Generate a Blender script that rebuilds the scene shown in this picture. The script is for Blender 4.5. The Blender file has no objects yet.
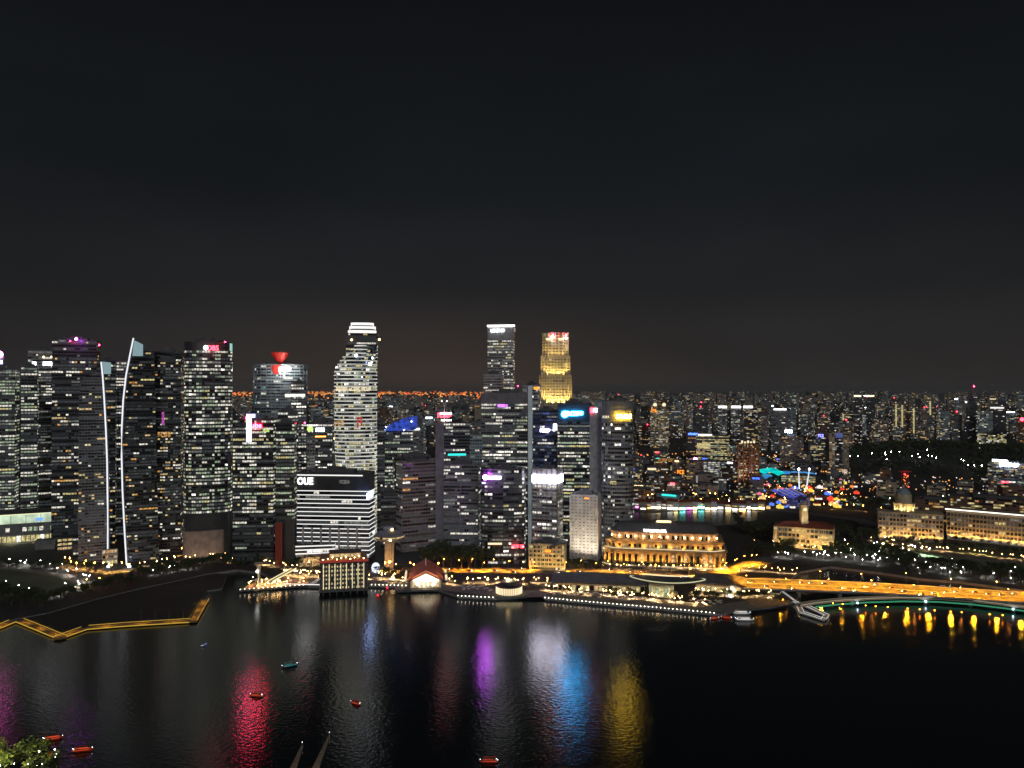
import bpy, bmesh, math, random
from mathutils import Vector, Matrix
C = bpy.context.scene.collection
R = math.radians
F, H, HY = 770.0, 195.0, 390.0          # focal length in px, camera height, horizon row
GZ = 2.5                                # land level above the water

# ------------------------------------------------------------------ camera
cam = bpy.data.cameras.new('camera'); co = bpy.data.objects.new('camera', cam); C.objects.link(co)
cam.sensor_width = 36.0; cam.lens = 36.0 * F / 1024.0
cam.clip_start = 1.0; cam.clip_end = 120000.0
co.location = (0, 0, H); co.rotation_euler = (R(90) + math.atan(6.0 / F), 0, 0)
sc = bpy.context.scene; sc.camera = co
# ------------------------------------------------------------------ world: night sky with the glow of the city
w = bpy.data.worlds.new('World'); sc.world = w; w.use_nodes = True
nt = w.node_tree; nt.nodes.clear()
out = nt.nodes.new('ShaderNodeOutputWorld'); bg = nt.nodes.new('ShaderNodeBackground'); bg2 = nt.nodes.new('ShaderNodeBackground')
sky = nt.nodes.new('ShaderNodeTexSky'); sky.sky_type = 'NISHITA'; sky.sun_disc = False
sky.sun_elevation = R(22); sky.sun_rotation = R(188)
bg.inputs[1].default_value = 0.0004
nt.links.new(sky.outputs[0], bg.inputs[0])
tc = nt.nodes.new('ShaderNodeTexCoord'); sp = nt.nodes.new('ShaderNodeSeparateXYZ'); rp = nt.nodes.new('ShaderNodeValToRGB')
nt.links.new(tc.outputs['Generated'], sp.inputs[0]); nt.links.new(sp.outputs['Z'], rp.inputs[0])
rp.color_ramp.interpolation = 'EASE'
E = rp.color_ramp.elements
E[0].position = 0.0; E[0].color = (.0250, .0222, .0216, 1)
E[1].position = 0.50; E[1].color = (.0040, .0044, .0052, 1)
for p, c in ((.06, (.0175, .0162, .0165)), (.14, (.0118, .0120, .0130)), (.27, (.0066, .0077, .0090))):
    e = E.new(p); e.color = c + (1,)
# warmer, brighter glow low over the harbour (straight ahead, a little left)
rx = nt.nodes.new('ShaderNodeMath'); rx.operation = 'ADD'; rx.inputs[1].default_value = 0.10
ab = nt.nodes.new('ShaderNodeMath'); ab.operation = 'ABSOLUTE'
r2 = nt.nodes.new('ShaderNodeMapRange'); r2.inputs[1].default_value = 0.0; r2.inputs[2].default_value = 0.42; r2.inputs[3].default_value = 1; r2.inputs[4].default_value = 0
r3 = nt.nodes.new('ShaderNodeMapRange'); r3.inputs[1].default_value = 0.0; r3.inputs[2].default_value = 0.15; r3.inputs[3].default_value = 1; r3.inputs[4].default_value = 0
for r_ in (r2, r3): r_.interpolation_type = 'SMOOTHSTEP'
mu = nt.nodes.new('ShaderNodeMath'); mu.operation = 'MULTIPLY'
mx = nt.nodes.new('ShaderNodeMixRGB'); mx.blend_type = 'ADD'; mx.inputs[2].default_value = (.022, .013, .008, 1)
nt.links.new(sp.outputs['X'], rx.inputs[0]); nt.links.new(rx.outputs[0], ab.inputs[0]); nt.links.new(ab.outputs[0], r2.inputs[0])
nt.links.new(sp.outputs['Z'], r3.inputs[0]); nt.links.new(r2.outputs[0], mu.inputs[0]); nt.links.new(r3.outputs[0], mu.inputs[1])
cn = nt.nodes.new('ShaderNodeTexNoise'); cn.inputs['Scale'].default_value = 2.2; cn.inputs['Detail'].default_value = 3; cmp_ = nt.nodes.new('ShaderNodeMapping'); cmp_.inputs['Scale'].default_value = (1, 1, 3.2)
nt.links.new(tc.outputs['Generated'], cmp_.inputs[0]); nt.links.new(cmp_.outputs[0], cn.inputs[0])
cr_ = nt.nodes.new('ShaderNodeMapRange'); cr_.inputs[1].default_value = .3; cr_.inputs[2].default_value = .7; cr_.inputs[3].default_value = .80; cr_.inputs[4].default_value = 1.2; nt.links.new(cn.outputs[0], cr_.inputs[0])
cm_ = nt.nodes.new('ShaderNodeMixRGB'); cm_.blend_type = 'MULTIPLY'; cm_.inputs[0].default_value = 1; nt.links.new(rp.outputs[0], cm_.inputs[1]); nt.links.new(cr_.outputs[0], cm_.inputs[2])
nt.links.new(mu.outputs[0], mx.inputs[0]); nt.links.new(cm_.outputs[0], mx.inputs[1]); nt.links.new(mx.outputs[0], bg2.inputs[0])
ad = nt.nodes.new('ShaderNodeAddShader'); nt.links.new(bg.outputs[0], ad.inputs[0]); nt.links.new(bg2.outputs[0], ad.inputs[1])
nt.links.new(ad.outputs[0], out.inputs[0])
# ------------------------------------------------------------------ faint fill sun added to brighten the fronts in place of city light
sl = bpy.data.lights.new('fill_sun', 'SUN'); sl.energy = 0.46; sl.angle = R(14); sl.color = (.95, .98, 1)
so = bpy.data.objects.new('fill_sun', sl); C.objects.link(so); so.rotation_euler = (R(68), 0, R(8))
sc.view_settings.view_transform = 'Standard'; sc.view_settings.look = 'None'
sc.view_settings.exposure = 0; sc.view_settings.gamma = 1; sc.view_settings.use_curve_mapping = False
cy = sc.cycles
cy.max_bounces = 4; cy.diffuse_bounces = 2; cy.glossy_bounces = 3; cy.transmission_bounces = 2
cy.sample_clamp_indirect = 3; cy.use_denoising = True; cy.use_light_tree = True
cy.caustics_reflective = False; cy.caustics_refractive = False

# ================================================================== helpers
def X(px, d): return (px - 512) / F * d
def Z(py, d): return H - (py - HY) / F * d
def G(px, py, z=GZ):
    d = (H - z) * F / (py - HY)
    return (X(px, d), d)

def nodes_of(m):
    m.use_nodes = True; return m.node_tree
def mat(name, rgb, rough=.7, metal=0, var=.25, scale=.15, spec=.5):
    m = bpy.data.materials.new(name); t = nodes_of(m); b = t.nodes['Principled BSDF']
    b.inputs['Roughness'].default_value = rough; b.inputs['Metallic'].default_value = metal
    b.inputs['Specular IOR Level'].default_value = spec
    tcn = t.nodes.new('ShaderNodeTexCoord'); n = t.nodes.new('ShaderNodeTexNoise'); n.inputs['Scale'].default_value = scale
    n.inputs['Detail'].default_value = 4
    mr = t.nodes.new('ShaderNodeMapRange'); mr.inputs[1].default_value = .3; mr.inputs[2].default_value = .7
    mr.inputs[3].default_value = 1 - var; mr.inputs[4].default_value = 1 + var
    mm = t.nodes.new('ShaderNodeMixRGB'); mm.blend_type = 'MULTIPLY'; mm.inputs[0].default_value = 1
    mm.inputs[1].default_value = tuple(rgb) + (1,)
    t.links.new(tcn.outputs['Object'], n.inputs[0]); t.links.new(n.outputs[0], mr.inputs[0]); t.links.new(mr.outputs[0], mm.inputs[2])
    t.links.new(mm.outputs[0], b.inputs['Base Color'])
    return m
def glow(name, rgb, s, sample=True, var=0.0, scale=.4):
    m = bpy.data.materials.new(name); t = nodes_of(m); b = t.nodes['Principled BSDF']
    b.inputs['Base Color'].default_value = (.03, .03, .03, 1); b.inputs['Roughness'].default_value = .3
    b.inputs['Emission Color'].default_value = tuple(rgb) + (1,); b.inputs['Emission Strength'].default_value = s
    if var:
        tcn = t.nodes.new('ShaderNodeTexCoord'); n = t.nodes.new('ShaderNodeTexNoise'); n.inputs['Scale'].default_value = scale
        n.inputs['Detail'].default_value = 3
        mr = t.nodes.new('ShaderNodeMapRange'); mr.inputs[1].default_value = .36; mr.inputs[2].default_value = .64
        mr.inputs[3].default_value = s * (1 - var); mr.inputs[4].default_value = s * (1 + var)
        t.links.new(tcn.outputs['Object'], n.inputs[0]); t.links.new(n.outputs[0], mr.inputs[0]); t.links.new(mr.outputs[0], b.inputs['Emission Strength'])
    if not sample: m.cycles.emission_sampling = 'NONE'
    return m

M = {}
M['dark'] = mat('dark_cladding', (.085, .09, .10), .45)
M['black'] = mat('black_cladding', (.042, .046, .052), .35)
M['grey'] = mat('grey_concrete', (.22, .22, .23), .8)
M['pale'] = mat('pale_concrete', (.42, .41, .41), .8)
M['bluegrey'] = mat('blue_grey_panel', (.30, .36, .40), .6)
M['beige'] = mat('beige_stone', (.40, .33, .24), .8)
M['brown'] = mat('brown_brick', (.22, .12, .08), .85)
M['pinkish'] = mat('pink_granite', (.32, .25, .22), .7)
M['white'] = mat('white_paint', (.75, .75, .74), .5, var=.06)
M['cream'] = mat('cream_stone', (.55, .46, .32), .75, var=.12)
M['roofdark'] = mat('roof_dark', (.05, .05, .052), .7)
M['roofgrey'] = mat('roof_grey', (.12, .12, .125), .8)
M['redroof'] = mat('red_tile', (.30, .07, .04), .7)
M['metal'] = mat('steel', (.35, .36, .38), .35, .8, .1)
M['asphalt'] = mat('asphalt', (.10, .10, .10), .85, scale=.12, var=.45)
M['paving'] = mat('paving', (.20, .19, .17), .85, scale=.3)
M['trunk'] = mat('bark', (.10, .07, .05), .9)
M['leafA'] = mat('leaf_dark', (.035, .06, .025), .7, var=.4)
M['leafB'] = mat('leaf_light', (.07, .10, .035), .7, var=.4)
M['leafY'] = mat('leaf_yellow', (.16, .20, .05), .7, var=.4)
M['grass'] = mat('grass', (.10, .13, .075), .9, scale=.02)
M['land'] = mat('land', (.035, .037, .035), .9, var=.6, scale=.01)
M['wood'] = mat('timber', (.28, .17, .08), .7)
M['red'] = mat('red_paint', (.55, .05, .03), .4, var=.08)
M['tyre'] = mat('tyre', (.02, .02, .02), .8)
M['glass'] = mat('dark_glass', (.012, .014, .018), .12, var=.3)
M['markings'] = mat('white_marking', (.7, .7, .65), .7)
# lit windows; faint and murk also put a weak glow into unlit panes
W = {}
for n, c, s in (('white', (1, .95, .82), .95), ('bright', (1, .97, .88), 2.0), ('dim', (.9, .95, .85), .20), ('faint', (.75, .85, .95), .055), ('murk', (.6, .75, .8), .024),
                ('green', (.82, 1, .68), .50), ('warm', (1, .72, .34), .75), ('orange', (1, .48, .12), .8), ('yellow', (1, .86, .38), .7),
                ('blue', (.25, .35, 1), .35), ('red', (1, .1, .06), .6), ('teal', (.2, .9, .85), .6), ('mag', (.9, .15, .8), .5)):
    W[n] = glow('window_' + n, c, s * .78, False, .6, .45)
W['dark'] = M['glass']
WB = {n: glow('far_window_' + n, c, s * .5, False, .7, .2) for n, c, s in (('white', (1, .95, .82), .95), ('bright', (1, .97, .88), 1.8), ('dim', (.9, .95, .85), .3), ('faint', (.75, .85, .95), .1), ('green', (.82, 1, .68), .50), ('warm', (1, .72, .34), .75), ('orange', (1, .48, .12), .8), ('yellow', (1, .86, .38), .9), ('blue', (.25, .35, 1), .5))}
# lamps, signs
L = {}
for n, c, s in (('white', (1, .97, .93), 6), ('cool', (.85, .92, 1), 9), ('sign', (1, 1, 1), 40), ('warm', (1, .68, .30), 5), ('orange', (1, .42, .06), 6),
                ('red', (1, .03, .05), 14), ('redsign', (1, .01, .045), 120), ('purple', (.62, .08, 1), 120), ('lav', (.55, .55, 1), 3.5), ('bluesign', (.02, .42, 1), 110),
                ('yellowsign', (1, .60, .04), 62), ('whitesign', (.86, .82, 1), 22), ('green', (.15, 1, .45), 2.5), ('blue', (.06, .16, 1), 4),
                ('teal', (.03, .8, .7), 1.5), ('pink', (1, .12, .6), 45), ('spot', (1, .97, .9), 85), ('spotwarm', (1, .55, .18), 60), ('spotor', (1, .36, .05), 100),
                ('strip', (1, .98, .95), 1.1), ('softstrip', (.92, .92, .88), .32), ('golden', (1, .62, .07), .55), ('cream', (1, .82, .50), 1.2), ('ledline', (.90, .92, 1), 1.1), ('bluewhite', (.6, .75, 1), 30),
                ('orangeglow', (1, .30, .03), 2.0), ('lime', (.7, 1, .25), 1.2)):
    L[n] = glow('light_' + n, c, s, s > 1.6)

class MB:
    def __init__(s): s.v = []; s.f = []; s.m = []; s.slots = []
    def slot(s, m):
        if m not in s.slots: s.slots.append(m)
        return s.slots.index(m)
    def poly(s, pts, m):
        k = len(s.v); s.v += [tuple(p) for p in pts]; s.f.append(tuple(range(k, k + len(pts)))); s.m.append(s.slot(m))
    def prism(s, pts, z0, z1, m, top=None, bottom=False):
        n = len(pts); k = len(s.v); i = s.slot(m)
        s.v += [(p[0], p[1], z0) for p in pts] + [(p[0], p[1], z1) for p in pts]
        for a in range(n):
            b = (a + 1) % n; s.f.append((k + a, k + b, k + n + b, k + n + a)); s.m.append(i)
        s.f.append(tuple(range(k + n, k + 2 * n))); s.m.append(s.slot(top or m))
        if bottom: s.f.append(tuple(range(k + n - 1, k - 1, -1))); s.m.append(i)
    def box(s, x0, x1, y0, y1, z0, z1, m, top=None): s.prism([(x0, y0), (x1, y0), (x1, y1), (x0, y1)], z0, z1, m, top, True)
    def loft(s, rings, m, cap=True, capm=None):
        n = len(rings[0]); k = len(s.v); i = s.slot(m)
        for r in rings: s.v += [tuple(p) for p in r]
        for j in range(len(rings) - 1):
            for a in range(n):
                b = (a + 1) % n
                s.f.append((k + j * n + a, k + j * n + b, k + (j + 1) * n + b, k + (j + 1) * n + a)); s.m.append(i)
        if cap:
            e = k + (len(rings) - 1) * n; s.f.append(tuple(range(e, e + n))); s.m.append(s.slot(capm or m))
            s.f.append(tuple(range(k + n - 1, k - 1, -1))); s.m.append(i)
    def cyl(s, cx, cy_, r, z0, z1, m, n=12, r1=None):
        r1 = r if r1 is None else r1
        ring = lambda rr, z: [(cx + rr * math.cos(2 * math.pi * a / n), cy_ + rr * math.sin(2 * math.pi * a / n), z) for a in range(n)]
        s.loft([ring(r, z0), ring(r1, z1)], m)
    def ball(s, cx, cy_, cz, r, m, n=8, k=5, sz=1):
        rings = []
        for j in range(k + 1):
            t = -math.pi / 2 + math.pi * (.04 + .92 * j / k); rr = r * math.cos(t)
            rings.append([(cx + rr * math.cos(2 * math.pi * a / n), cy_ + rr * math.sin(2 * math.pi * a / n), cz + sz * r * math.sin(t)) for a in range(n)])
        s.loft(rings, m)
    def tube(s, P, r, m, n=6, r1=None):
        P = [Vector(p) for p in P]; rings = []
        for j, p in enumerate(P):
            d = (P[min(j + 1, len(P) - 1)] - P[max(j - 1, 0)]).normalized()
            u = d.cross(Vector((0, 0, 1)));  u = Vector((1, 0, 0)) if u.length < .01 else u.normalized()
            q = d.cross(u); rr = r if r1 is None else r + (r1 - r) * j / (len(P) - 1)
            rings.append([tuple(p + rr * (math.cos(2 * math.pi * a / n) * u + math.sin(2 * math.pi * a / n) * q)) for a in range(n)])
        s.loft(rings, m)
    def build(s, name, parent=None, loc=None):
        o0 = Vector((0, 0, 0))
        p = parent
        while p is not None: o0 += p.location; p = p.parent
        base = Vector(loc) if loc is not None else None
        off = (base if base is not None else o0)
        me = bpy.data.meshes.new(name)
        me.from_pydata([(a - off.x, b - off.y, c - off.z) for a, b, c in s.v], [], s.f)
        for m in s.slots: me.materials.append(m)
        me.polygons.foreach_set('material_index', s.m)
        me.update()
        o = bpy.data.objects.new(name, me); C.objects.link(o)
        if parent is not None: o.parent = parent
        if base is not None: o.location = base - o0
        return o
def tag(o, label, cat, group=None):
    o['label'] = label; o['category'] = cat
    if group: o['group'] = group
    return o
def thing(name, label, cat, loc, group=None, rz=0):
    o = bpy.data.objects.new(name, None); C.objects.link(o); o.location = loc; o.rotation_euler = (0, 0, rz); o.empty_display_size = 1
    return tag(o, label, cat, group)
def struct(mb, name, kind='structure'):
    o = mb.build(name); o['kind'] = kind; return o
def copy_tree(o, parent=None):
    c = o.copy(); C.objects.link(c)
    if parent is not None: c.parent = parent
    for ch in list(o.children): copy_tree(ch, c)
    return c
def spot(parent, loc, target, power, color, ang=120, rad=.3, name='floodlight'):
    l = bpy.data.lights.new(name, 'SPOT'); l.energy = power; l.color = color; l.spot_size = R(ang); l.spot_blend = .6; l.shadow_soft_size = rad
    o = bpy.data.objects.new(name, l); C.objects.link(o)
    d = Vector(target) - Vector(loc); o.rotation_euler = d.to_track_quat('-Z', 'Y').to_euler()
    p0 = parent.location if parent is not None else Vector((0, 0, 0))
    o.location = Vector(loc) - p0
    if parent is not None: o.parent = parent
    return o

# ---------- footprints
def rect(px0, px1, d, ar=.8, rot=0):
    """a rectangle facing the camera, turned by rot degrees, spanning px0..px1 with its front about d away"""
    pc = (px0 + px1) / 2; a = math.atan2(pc - 512, F); r = R(abs(rot))
    Wd = (px1 - px0) / F * d * math.cos(a)
    w_ = Wd / (math.cos(r) + ar * math.sin(r)); dd = w_ * ar
    ca, sa = math.cos(-a - R(rot)), math.sin(-a - R(rot))
    t = (ca, sa); n = (-sa, ca)
    cx, cy_ = X(pc, d), d
    rx_, ry_ = math.sin(a), math.cos(a)
    k = (dd / 2) * math.cos(r) + (w_ / 2) * math.sin(r) * .5
    cx += rx_ * k; cy_ += ry_ * k
    P = [(-w_ / 2, -dd / 2), (w_ / 2, -dd / 2), (w_ / 2, dd / 2), (-w_ / 2, dd / 2)]
    return [(cx + p[0] * t[0] + p[1] * n[0], cy_ + p[0] * t[1] + p[1] * n[1]) for p in P]
def oval(px0, px1, d, ar=.8, n=28, e=1.0):
    pc = (px0 + px1) / 2; a = math.atan2(pc - 512, F); w_ = (px1 - px0) / F * d * math.cos(a) / 2; dd = w_ * ar
    ca, sa = math.cos(-a), math.sin(-a); cx, cy_ = X(pc, d) + math.sin(a) * dd, d + math.cos(a) * dd; P = []
    for i in range(n):
        q = -math.pi / 2 - math.pi * .75 + 2 * math.pi * i / n
        c_, s_ = math.cos(q), math.sin(q)
        x = w_ * math.copysign(abs(c_) ** e, c_); y = dd * math.copysign(abs(s_) ** e, s_)
        P.append((cx + x * ca - y * sa, cy_ + x * sa + y * ca))
    return P
def centre(P): return (sum(p[0] for p in P) / len(P), sum(p[1] for p in P) / len(P))
def scale_fp(P, k):
    c = centre(P); return [(c[0] + (p[0] - c[0]) * k, c[1] + (p[1] - c[1]) * k) for p in P]
def grow(P, g):
    c = centre(P); r = sum(math.hypot(p[0] - c[0], p[1] - c[1]) for p in P) / len(P); return scale_fp(P, 1 + g / r)

OFFICE = (('white', 4), ('dim', 3), ('green', 2), ('yellow', 1), ('bright', .7))
COOL = (('white', 4), ('dim', 4), ('faint', 3), ('bright', .8))
GREENW = (('green', 5), ('white', 3), ('dim', 3), ('yellow', 1))
HOMES = (('warm', 4), ('white', 3), ('dim', 3), ('orange', 1), ('yellow', 2))
WARM = (('warm', 4), ('orange', 3), ('yellow', 3), ('white', 1))
MIXED = (('white', 2.2), ('warm', 4), ('dim', 4), ('yellow', 1.5), ('orange', 1.5), ('faint', 2))
def pick(rnd, pal):
    t = rnd.random() * sum(p[1] for p in pal)
    for n, w_ in pal:
        t -= w_
        if t <= 0: return W[n]
    return W[pal[0][0]]
def panes(mb, ring_lo, ring_hi, z0, z1, pw, lit, pal, rnd, off=.12, gap=.07, run=.55, skipdark=False):
    """one storey's row of panes round a footprint; back sides left out"""
    c = centre(ring_lo); n = len(ring_lo); run = min(.86, run + .14); base = W['faint'] if rnd.random() < .4 else W['murk'] if rnd.random() < .5 else M['glass']
    for i in range(n):
        a, b = ring_lo[i], ring_lo[(i + 1) % n]; a2, b2 = ring_hi[i], ring_hi[(i + 1) % n]
        ex, ey = b[0] - a[0], b[1] - a[1]; Ln = math.hypot(ex, ey)
        if Ln < .5: continue
        nx, ny = ey / Ln, -ex / Ln
        mxx, myy = (a[0] + b[0]) / 2, (a[1] + b[1]) / 2
        if (nx * -mxx + ny * -myy) < -.12 * math.hypot(mxx, myy): continue
        k = max(1, round(Ln / pw)); cur = None
        for j in range(k):
            if cur is None or rnd.random() > run: cur = pick(rnd, pal) if rnd.random() < lit else base if rnd.random() < .75 else M['glass']
            if skipdark and cur is M['glass']: continue
            u0, u1 = (j + gap) / k, (j + 1 - gap) / k
            g = lambda A, B, u, z: (A[0] + (B[0] - A[0]) * u + nx * off, A[1] + (B[1] - A[1]) * u + ny * off, z)
            mb.poly([g(a, b, u0, z0), g(a, b, u1, z0), g(a2, b2, u1, z1), g(a2, b2, u0, z1)], cur)
SEED = [100]
class Tower: pass
def tower(name, label, cat, fp, top_py, d, fh=4, pw=3, lit=.35, pal=OFFICE, wall='dark', band=(.3, .82), ledge=0, fins=0, fin_m=None,
          strip=None, strip_h=.9, blank=(), z0=GZ, group=None, plant=True, ztop=None, run=.55, finw=.9, base_py=None):
    SEED[0] += 1; rnd = random.Random(SEED[0])
    f = fp if callable(fp) else (lambda z: fp)
    zt = ztop if ztop is not None else Z(top_py, d)
    P0 = f(z0); c = centre(P0); root = thing(name, label, cat, (c[0], c[1], z0), group)
    n = max(2, int(round((zt - z0) / fh))); fh = (zt - z0) / n
    wm = M[wall] if isinstance(wall, str) else wall
    body = MB()
    body.loft([[(p[0], p[1], z0 + k * fh) for p in f(z0 + k * fh)] for k in range(n + 1)], wm, True, M['roofdark'])
    if ledge:
        for k in range(1, n + 1):
            z = z0 + k * fh; body.prism(grow(f(z), ledge), z - .35, z + .35, wm, bottom=True)
    wall_o = body.build('wall', root)
    if fins:
        P = f(zt); m2 = len(P)
        fm = MB()
        for i in range(m2):
            a, b = P[i], P[(i + 1) % m2]; Ln = math.hypot(b[0] - a[0], b[1] - a[1])
            if Ln < 2: continue
            tx, ty = (b[0] - a[0]) / Ln, (b[1] - a[1]) / Ln; nx, ny = ty, -tx
            if nx * -a[0] + ny * -a[1] < 0: continue
            k = max(1, round(Ln / fins))
            for j in range(k + 1):
                u = Ln * j / k; x, y = a[0] + tx * u, a[1] + ty * u; h = finw / 2
                fm.prism([(x - tx * h - nx * .1, y - ty * h - ny * .1), (x - tx * h + nx * .8, y - ty * h + ny * .8), (x + tx * h + nx * .8, y + ty * h + ny * .8), (x + tx * h - nx * .1, y + ty * h - ny * .1)][::-1], z0 + fh, zt + .3, M[fin_m or wall] if isinstance(fin_m or wall, str) else wm)
        if fm.f: fm.build('facade_ribs', root)
    for k in range(n):
        za = z0 + k * fh; zm = za + fh / 2
        if any(b0 <= zm <= b1 for b0, b1 in blank): continue
        lo, hi = f(za + band[0] * fh), f(za + band[1] * fh)
        mb = MB(); l_ = lit(k / n, rnd) if callable(lit) else max(0, min(1, lit * rnd.choice((.35, .7, 1, 1.2, 1.5))))
        panes(mb, lo, hi, za + band[0] * fh, za + band[1] * fh, pw, l_, pal, rnd, run=run)
        mb.build('window_band', root)
        if strip:
            sb = MB(); g = grow(lo, ledge + .25); s0 = za + band[1] * fh + .15
            cc = centre(g)
            for i in range(len(g)):
                a, b = g[i], g[(i + 1) % len(g)]; nx, ny = b[1] - a[1], a[0] - b[0]
                if nx * -a[0] + ny * -a[1] <= 0: continue
                sb.poly([(a[0], a[1], s0), (b[0], b[1], s0), (b[0], b[1], s0 + strip_h), (a[0], a[1], s0 + strip_h)], strip)
            if sb.f: sb.build('light_strip', root)
    if plant:
        pb = MB(); q = scale_fp(f(zt), .55); pb.prism(q, zt + .01, zt + 4.5, M['roofgrey'])
        q2 = scale_fp(f(zt), .25); pb.prism(q2, zt + 4.5, zt + 7, M['dark'])
        for j in range(4):
            pp = f(zt)[int(j * len(f(zt)) / 4)]; x = c[0] + (pp[0] - c[0]) * .72; y = c[1] + (pp[1] - c[1]) * .72
            pb.box(x - 1.5, x + 1.5, y - 1.5, y + 1.5, zt + .02, zt + 2.4, M['grey'])
        pb.build('roof_plant', wall_o)
        rim = MB(); o_, i_ = grow(f(zt), .15), grow(f(zt), -.5); m2 = len(o_)
        for i in range(m2):
            j = (i + 1) % m2
            rim.prism([o_[i], o_[j], i_[j], i_[i]], zt + .005, zt + 1.3, wm)
        rim.build('parapet', wall_o)
    T = Tower(); T.root = root; T.f = f; T.z0 = z0; T.zt = zt; T.d = d; T.c = c; T.fh = fh
    return T
def face_pts(T, px0, px1, z, e=0, off=.9):
    P = T.f(z); a, b = P[e], P[(e + 1) % len(P)]
    pa, pb = 512 + F * a[0] / a[1], 512 + F * b[0] / b[1]
    def at(px):
        k = (px - 512) / F; # ray x = k*y against the line a-b
        dx, dy = b[0] - a[0], b[1] - a[1]
        t = (k * a[1] - a[0]) / (dx - k * dy); return (a[0] + dx * t, a[1] + dy * t)
    A, B = at(px0), at(px1); Ln = math.hypot(B[0] - A[0], B[1] - A[1]); nx, ny = (B[1] - A[1]) / Ln, -(B[0] - A[0]) / Ln
    return (A[0] + nx * off, A[1] + ny * off), (B[0] + nx * off, B[1] + ny * off)
def sign(T, px0, px1, py0, py1, m, kind='bar', text='', e=0, off=.9, name='sign', AB=None, parent=None, seed=1):
    if AB is None:
        dd = T.d; z_mid = Z((py0 + py1) / 2, dd); A, B = face_pts(T, px0, px1, z_mid, e, off)
    else: A, B = AB
    ya = (A[1] + B[1]) / 2; z1, z0 = Z(py0, ya), Z(py1, ya)
    Ln = math.hypot(B[0] - A[0], B[1] - A[1]); t = ((B[0] - A[0]) / Ln, (B[1] - A[1]) / Ln); n = (t[1], -t[0])
    def pt(u, v, q): return (A[0] + t[0] * u + n[0] * q, A[1] + t[1] * u + n[1] * q, z0 + v)
    hgt = z1 - z0; mb = MB()
    def slab(u0, u1, v0, v1):
        ring = lambda q: [pt(u0, v0, q), pt(u1, v0, q), pt(u1, v1, q), pt(u0, v1, q)]
        mb.loft([ring(0), ring(.3)], m)
    if kind == 'bar': slab(0, Ln, 0, hgt)
    elif kind == 'disc':
        r_ = hgt / 2; rg = lambda q: [pt(Ln / 2 + r_ * math.cos(2 * math.pi * i / 16), r_ + r_ * math.sin(2 * math.pi * i / 16), q) for i in range(16)]
        mb.loft([rg(0), rg(.3)], m)
    elif kind == 'glyphs':                                     # lettering too small to read: strokes and gaps
        r = random.Random(seed); u = 0; cw = hgt * .62
        while u < Ln - cw * .5:
            q = r.randrange(4)
            slab(u, u + cw * .24, 0, hgt)
            if q in (0, 1, 3): slab(u + cw * .24, u + cw * .78, hgt * .8, hgt)
            if q in (0, 2, 3): slab(u + cw * .24, u + cw * .78, 0, hgt * .2)
            if q in (1, 2, 3): slab(u + cw * .54, u + cw * .78, hgt * .2, hgt * .8)
            u += cw * (1.0 if r.random() > .12 else 1.5)
    else:
        cu = bpy.data.curves.new('t', 'FONT'); cu.body = text; cu.extrude = .05; cu.offset = .02
        ob = bpy.data.objects.new('t', cu); C.objects.link(ob); dg = bpy.context.evaluated_depsgraph_get(); dg.update()
        me = bpy.data.meshes.new_from_object(ob.evaluated_get(dg)); bpy.data.objects.remove(ob); bpy.data.curves.remove(cu)
        xs = [v.co.x for v in me.vertices]; ys = [v.co.y for v in me.vertices]; zs = [v.co.z for v in me.vertices]
        x0_, x1_, y0_, y1_ = min(xs), max(xs), min(ys), max(ys); i = mb.slot(m)
        mb.v = [pt((v.co.x - x0_) / (x1_ - x0_) * Ln, (v.co.y - y0_) / (y1_ - y0_) * hgt, .15 + v.co.z * 3) for v in me.vertices]
        for p in me.polygons: mb.f.append(tuple(p.vertices)); mb.m.append(i)
        bpy.data.meshes.remove(me)
    return mb.build(name, parent or T.root)
def beacon(T, px, py, m, r=1.0, h=0, name='beacon', d=None):
    d = d or T.d + 6; x, y, z = X(px, d), d, Z(py, d); mb = MB(); mb.ball(x, y, z, r, m)
    if z - r > T.zt: mb.cyl(x, y, .25, T.zt, z - r * .8, M['metal'], 5)
    return mb.build(name, T.root)
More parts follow.
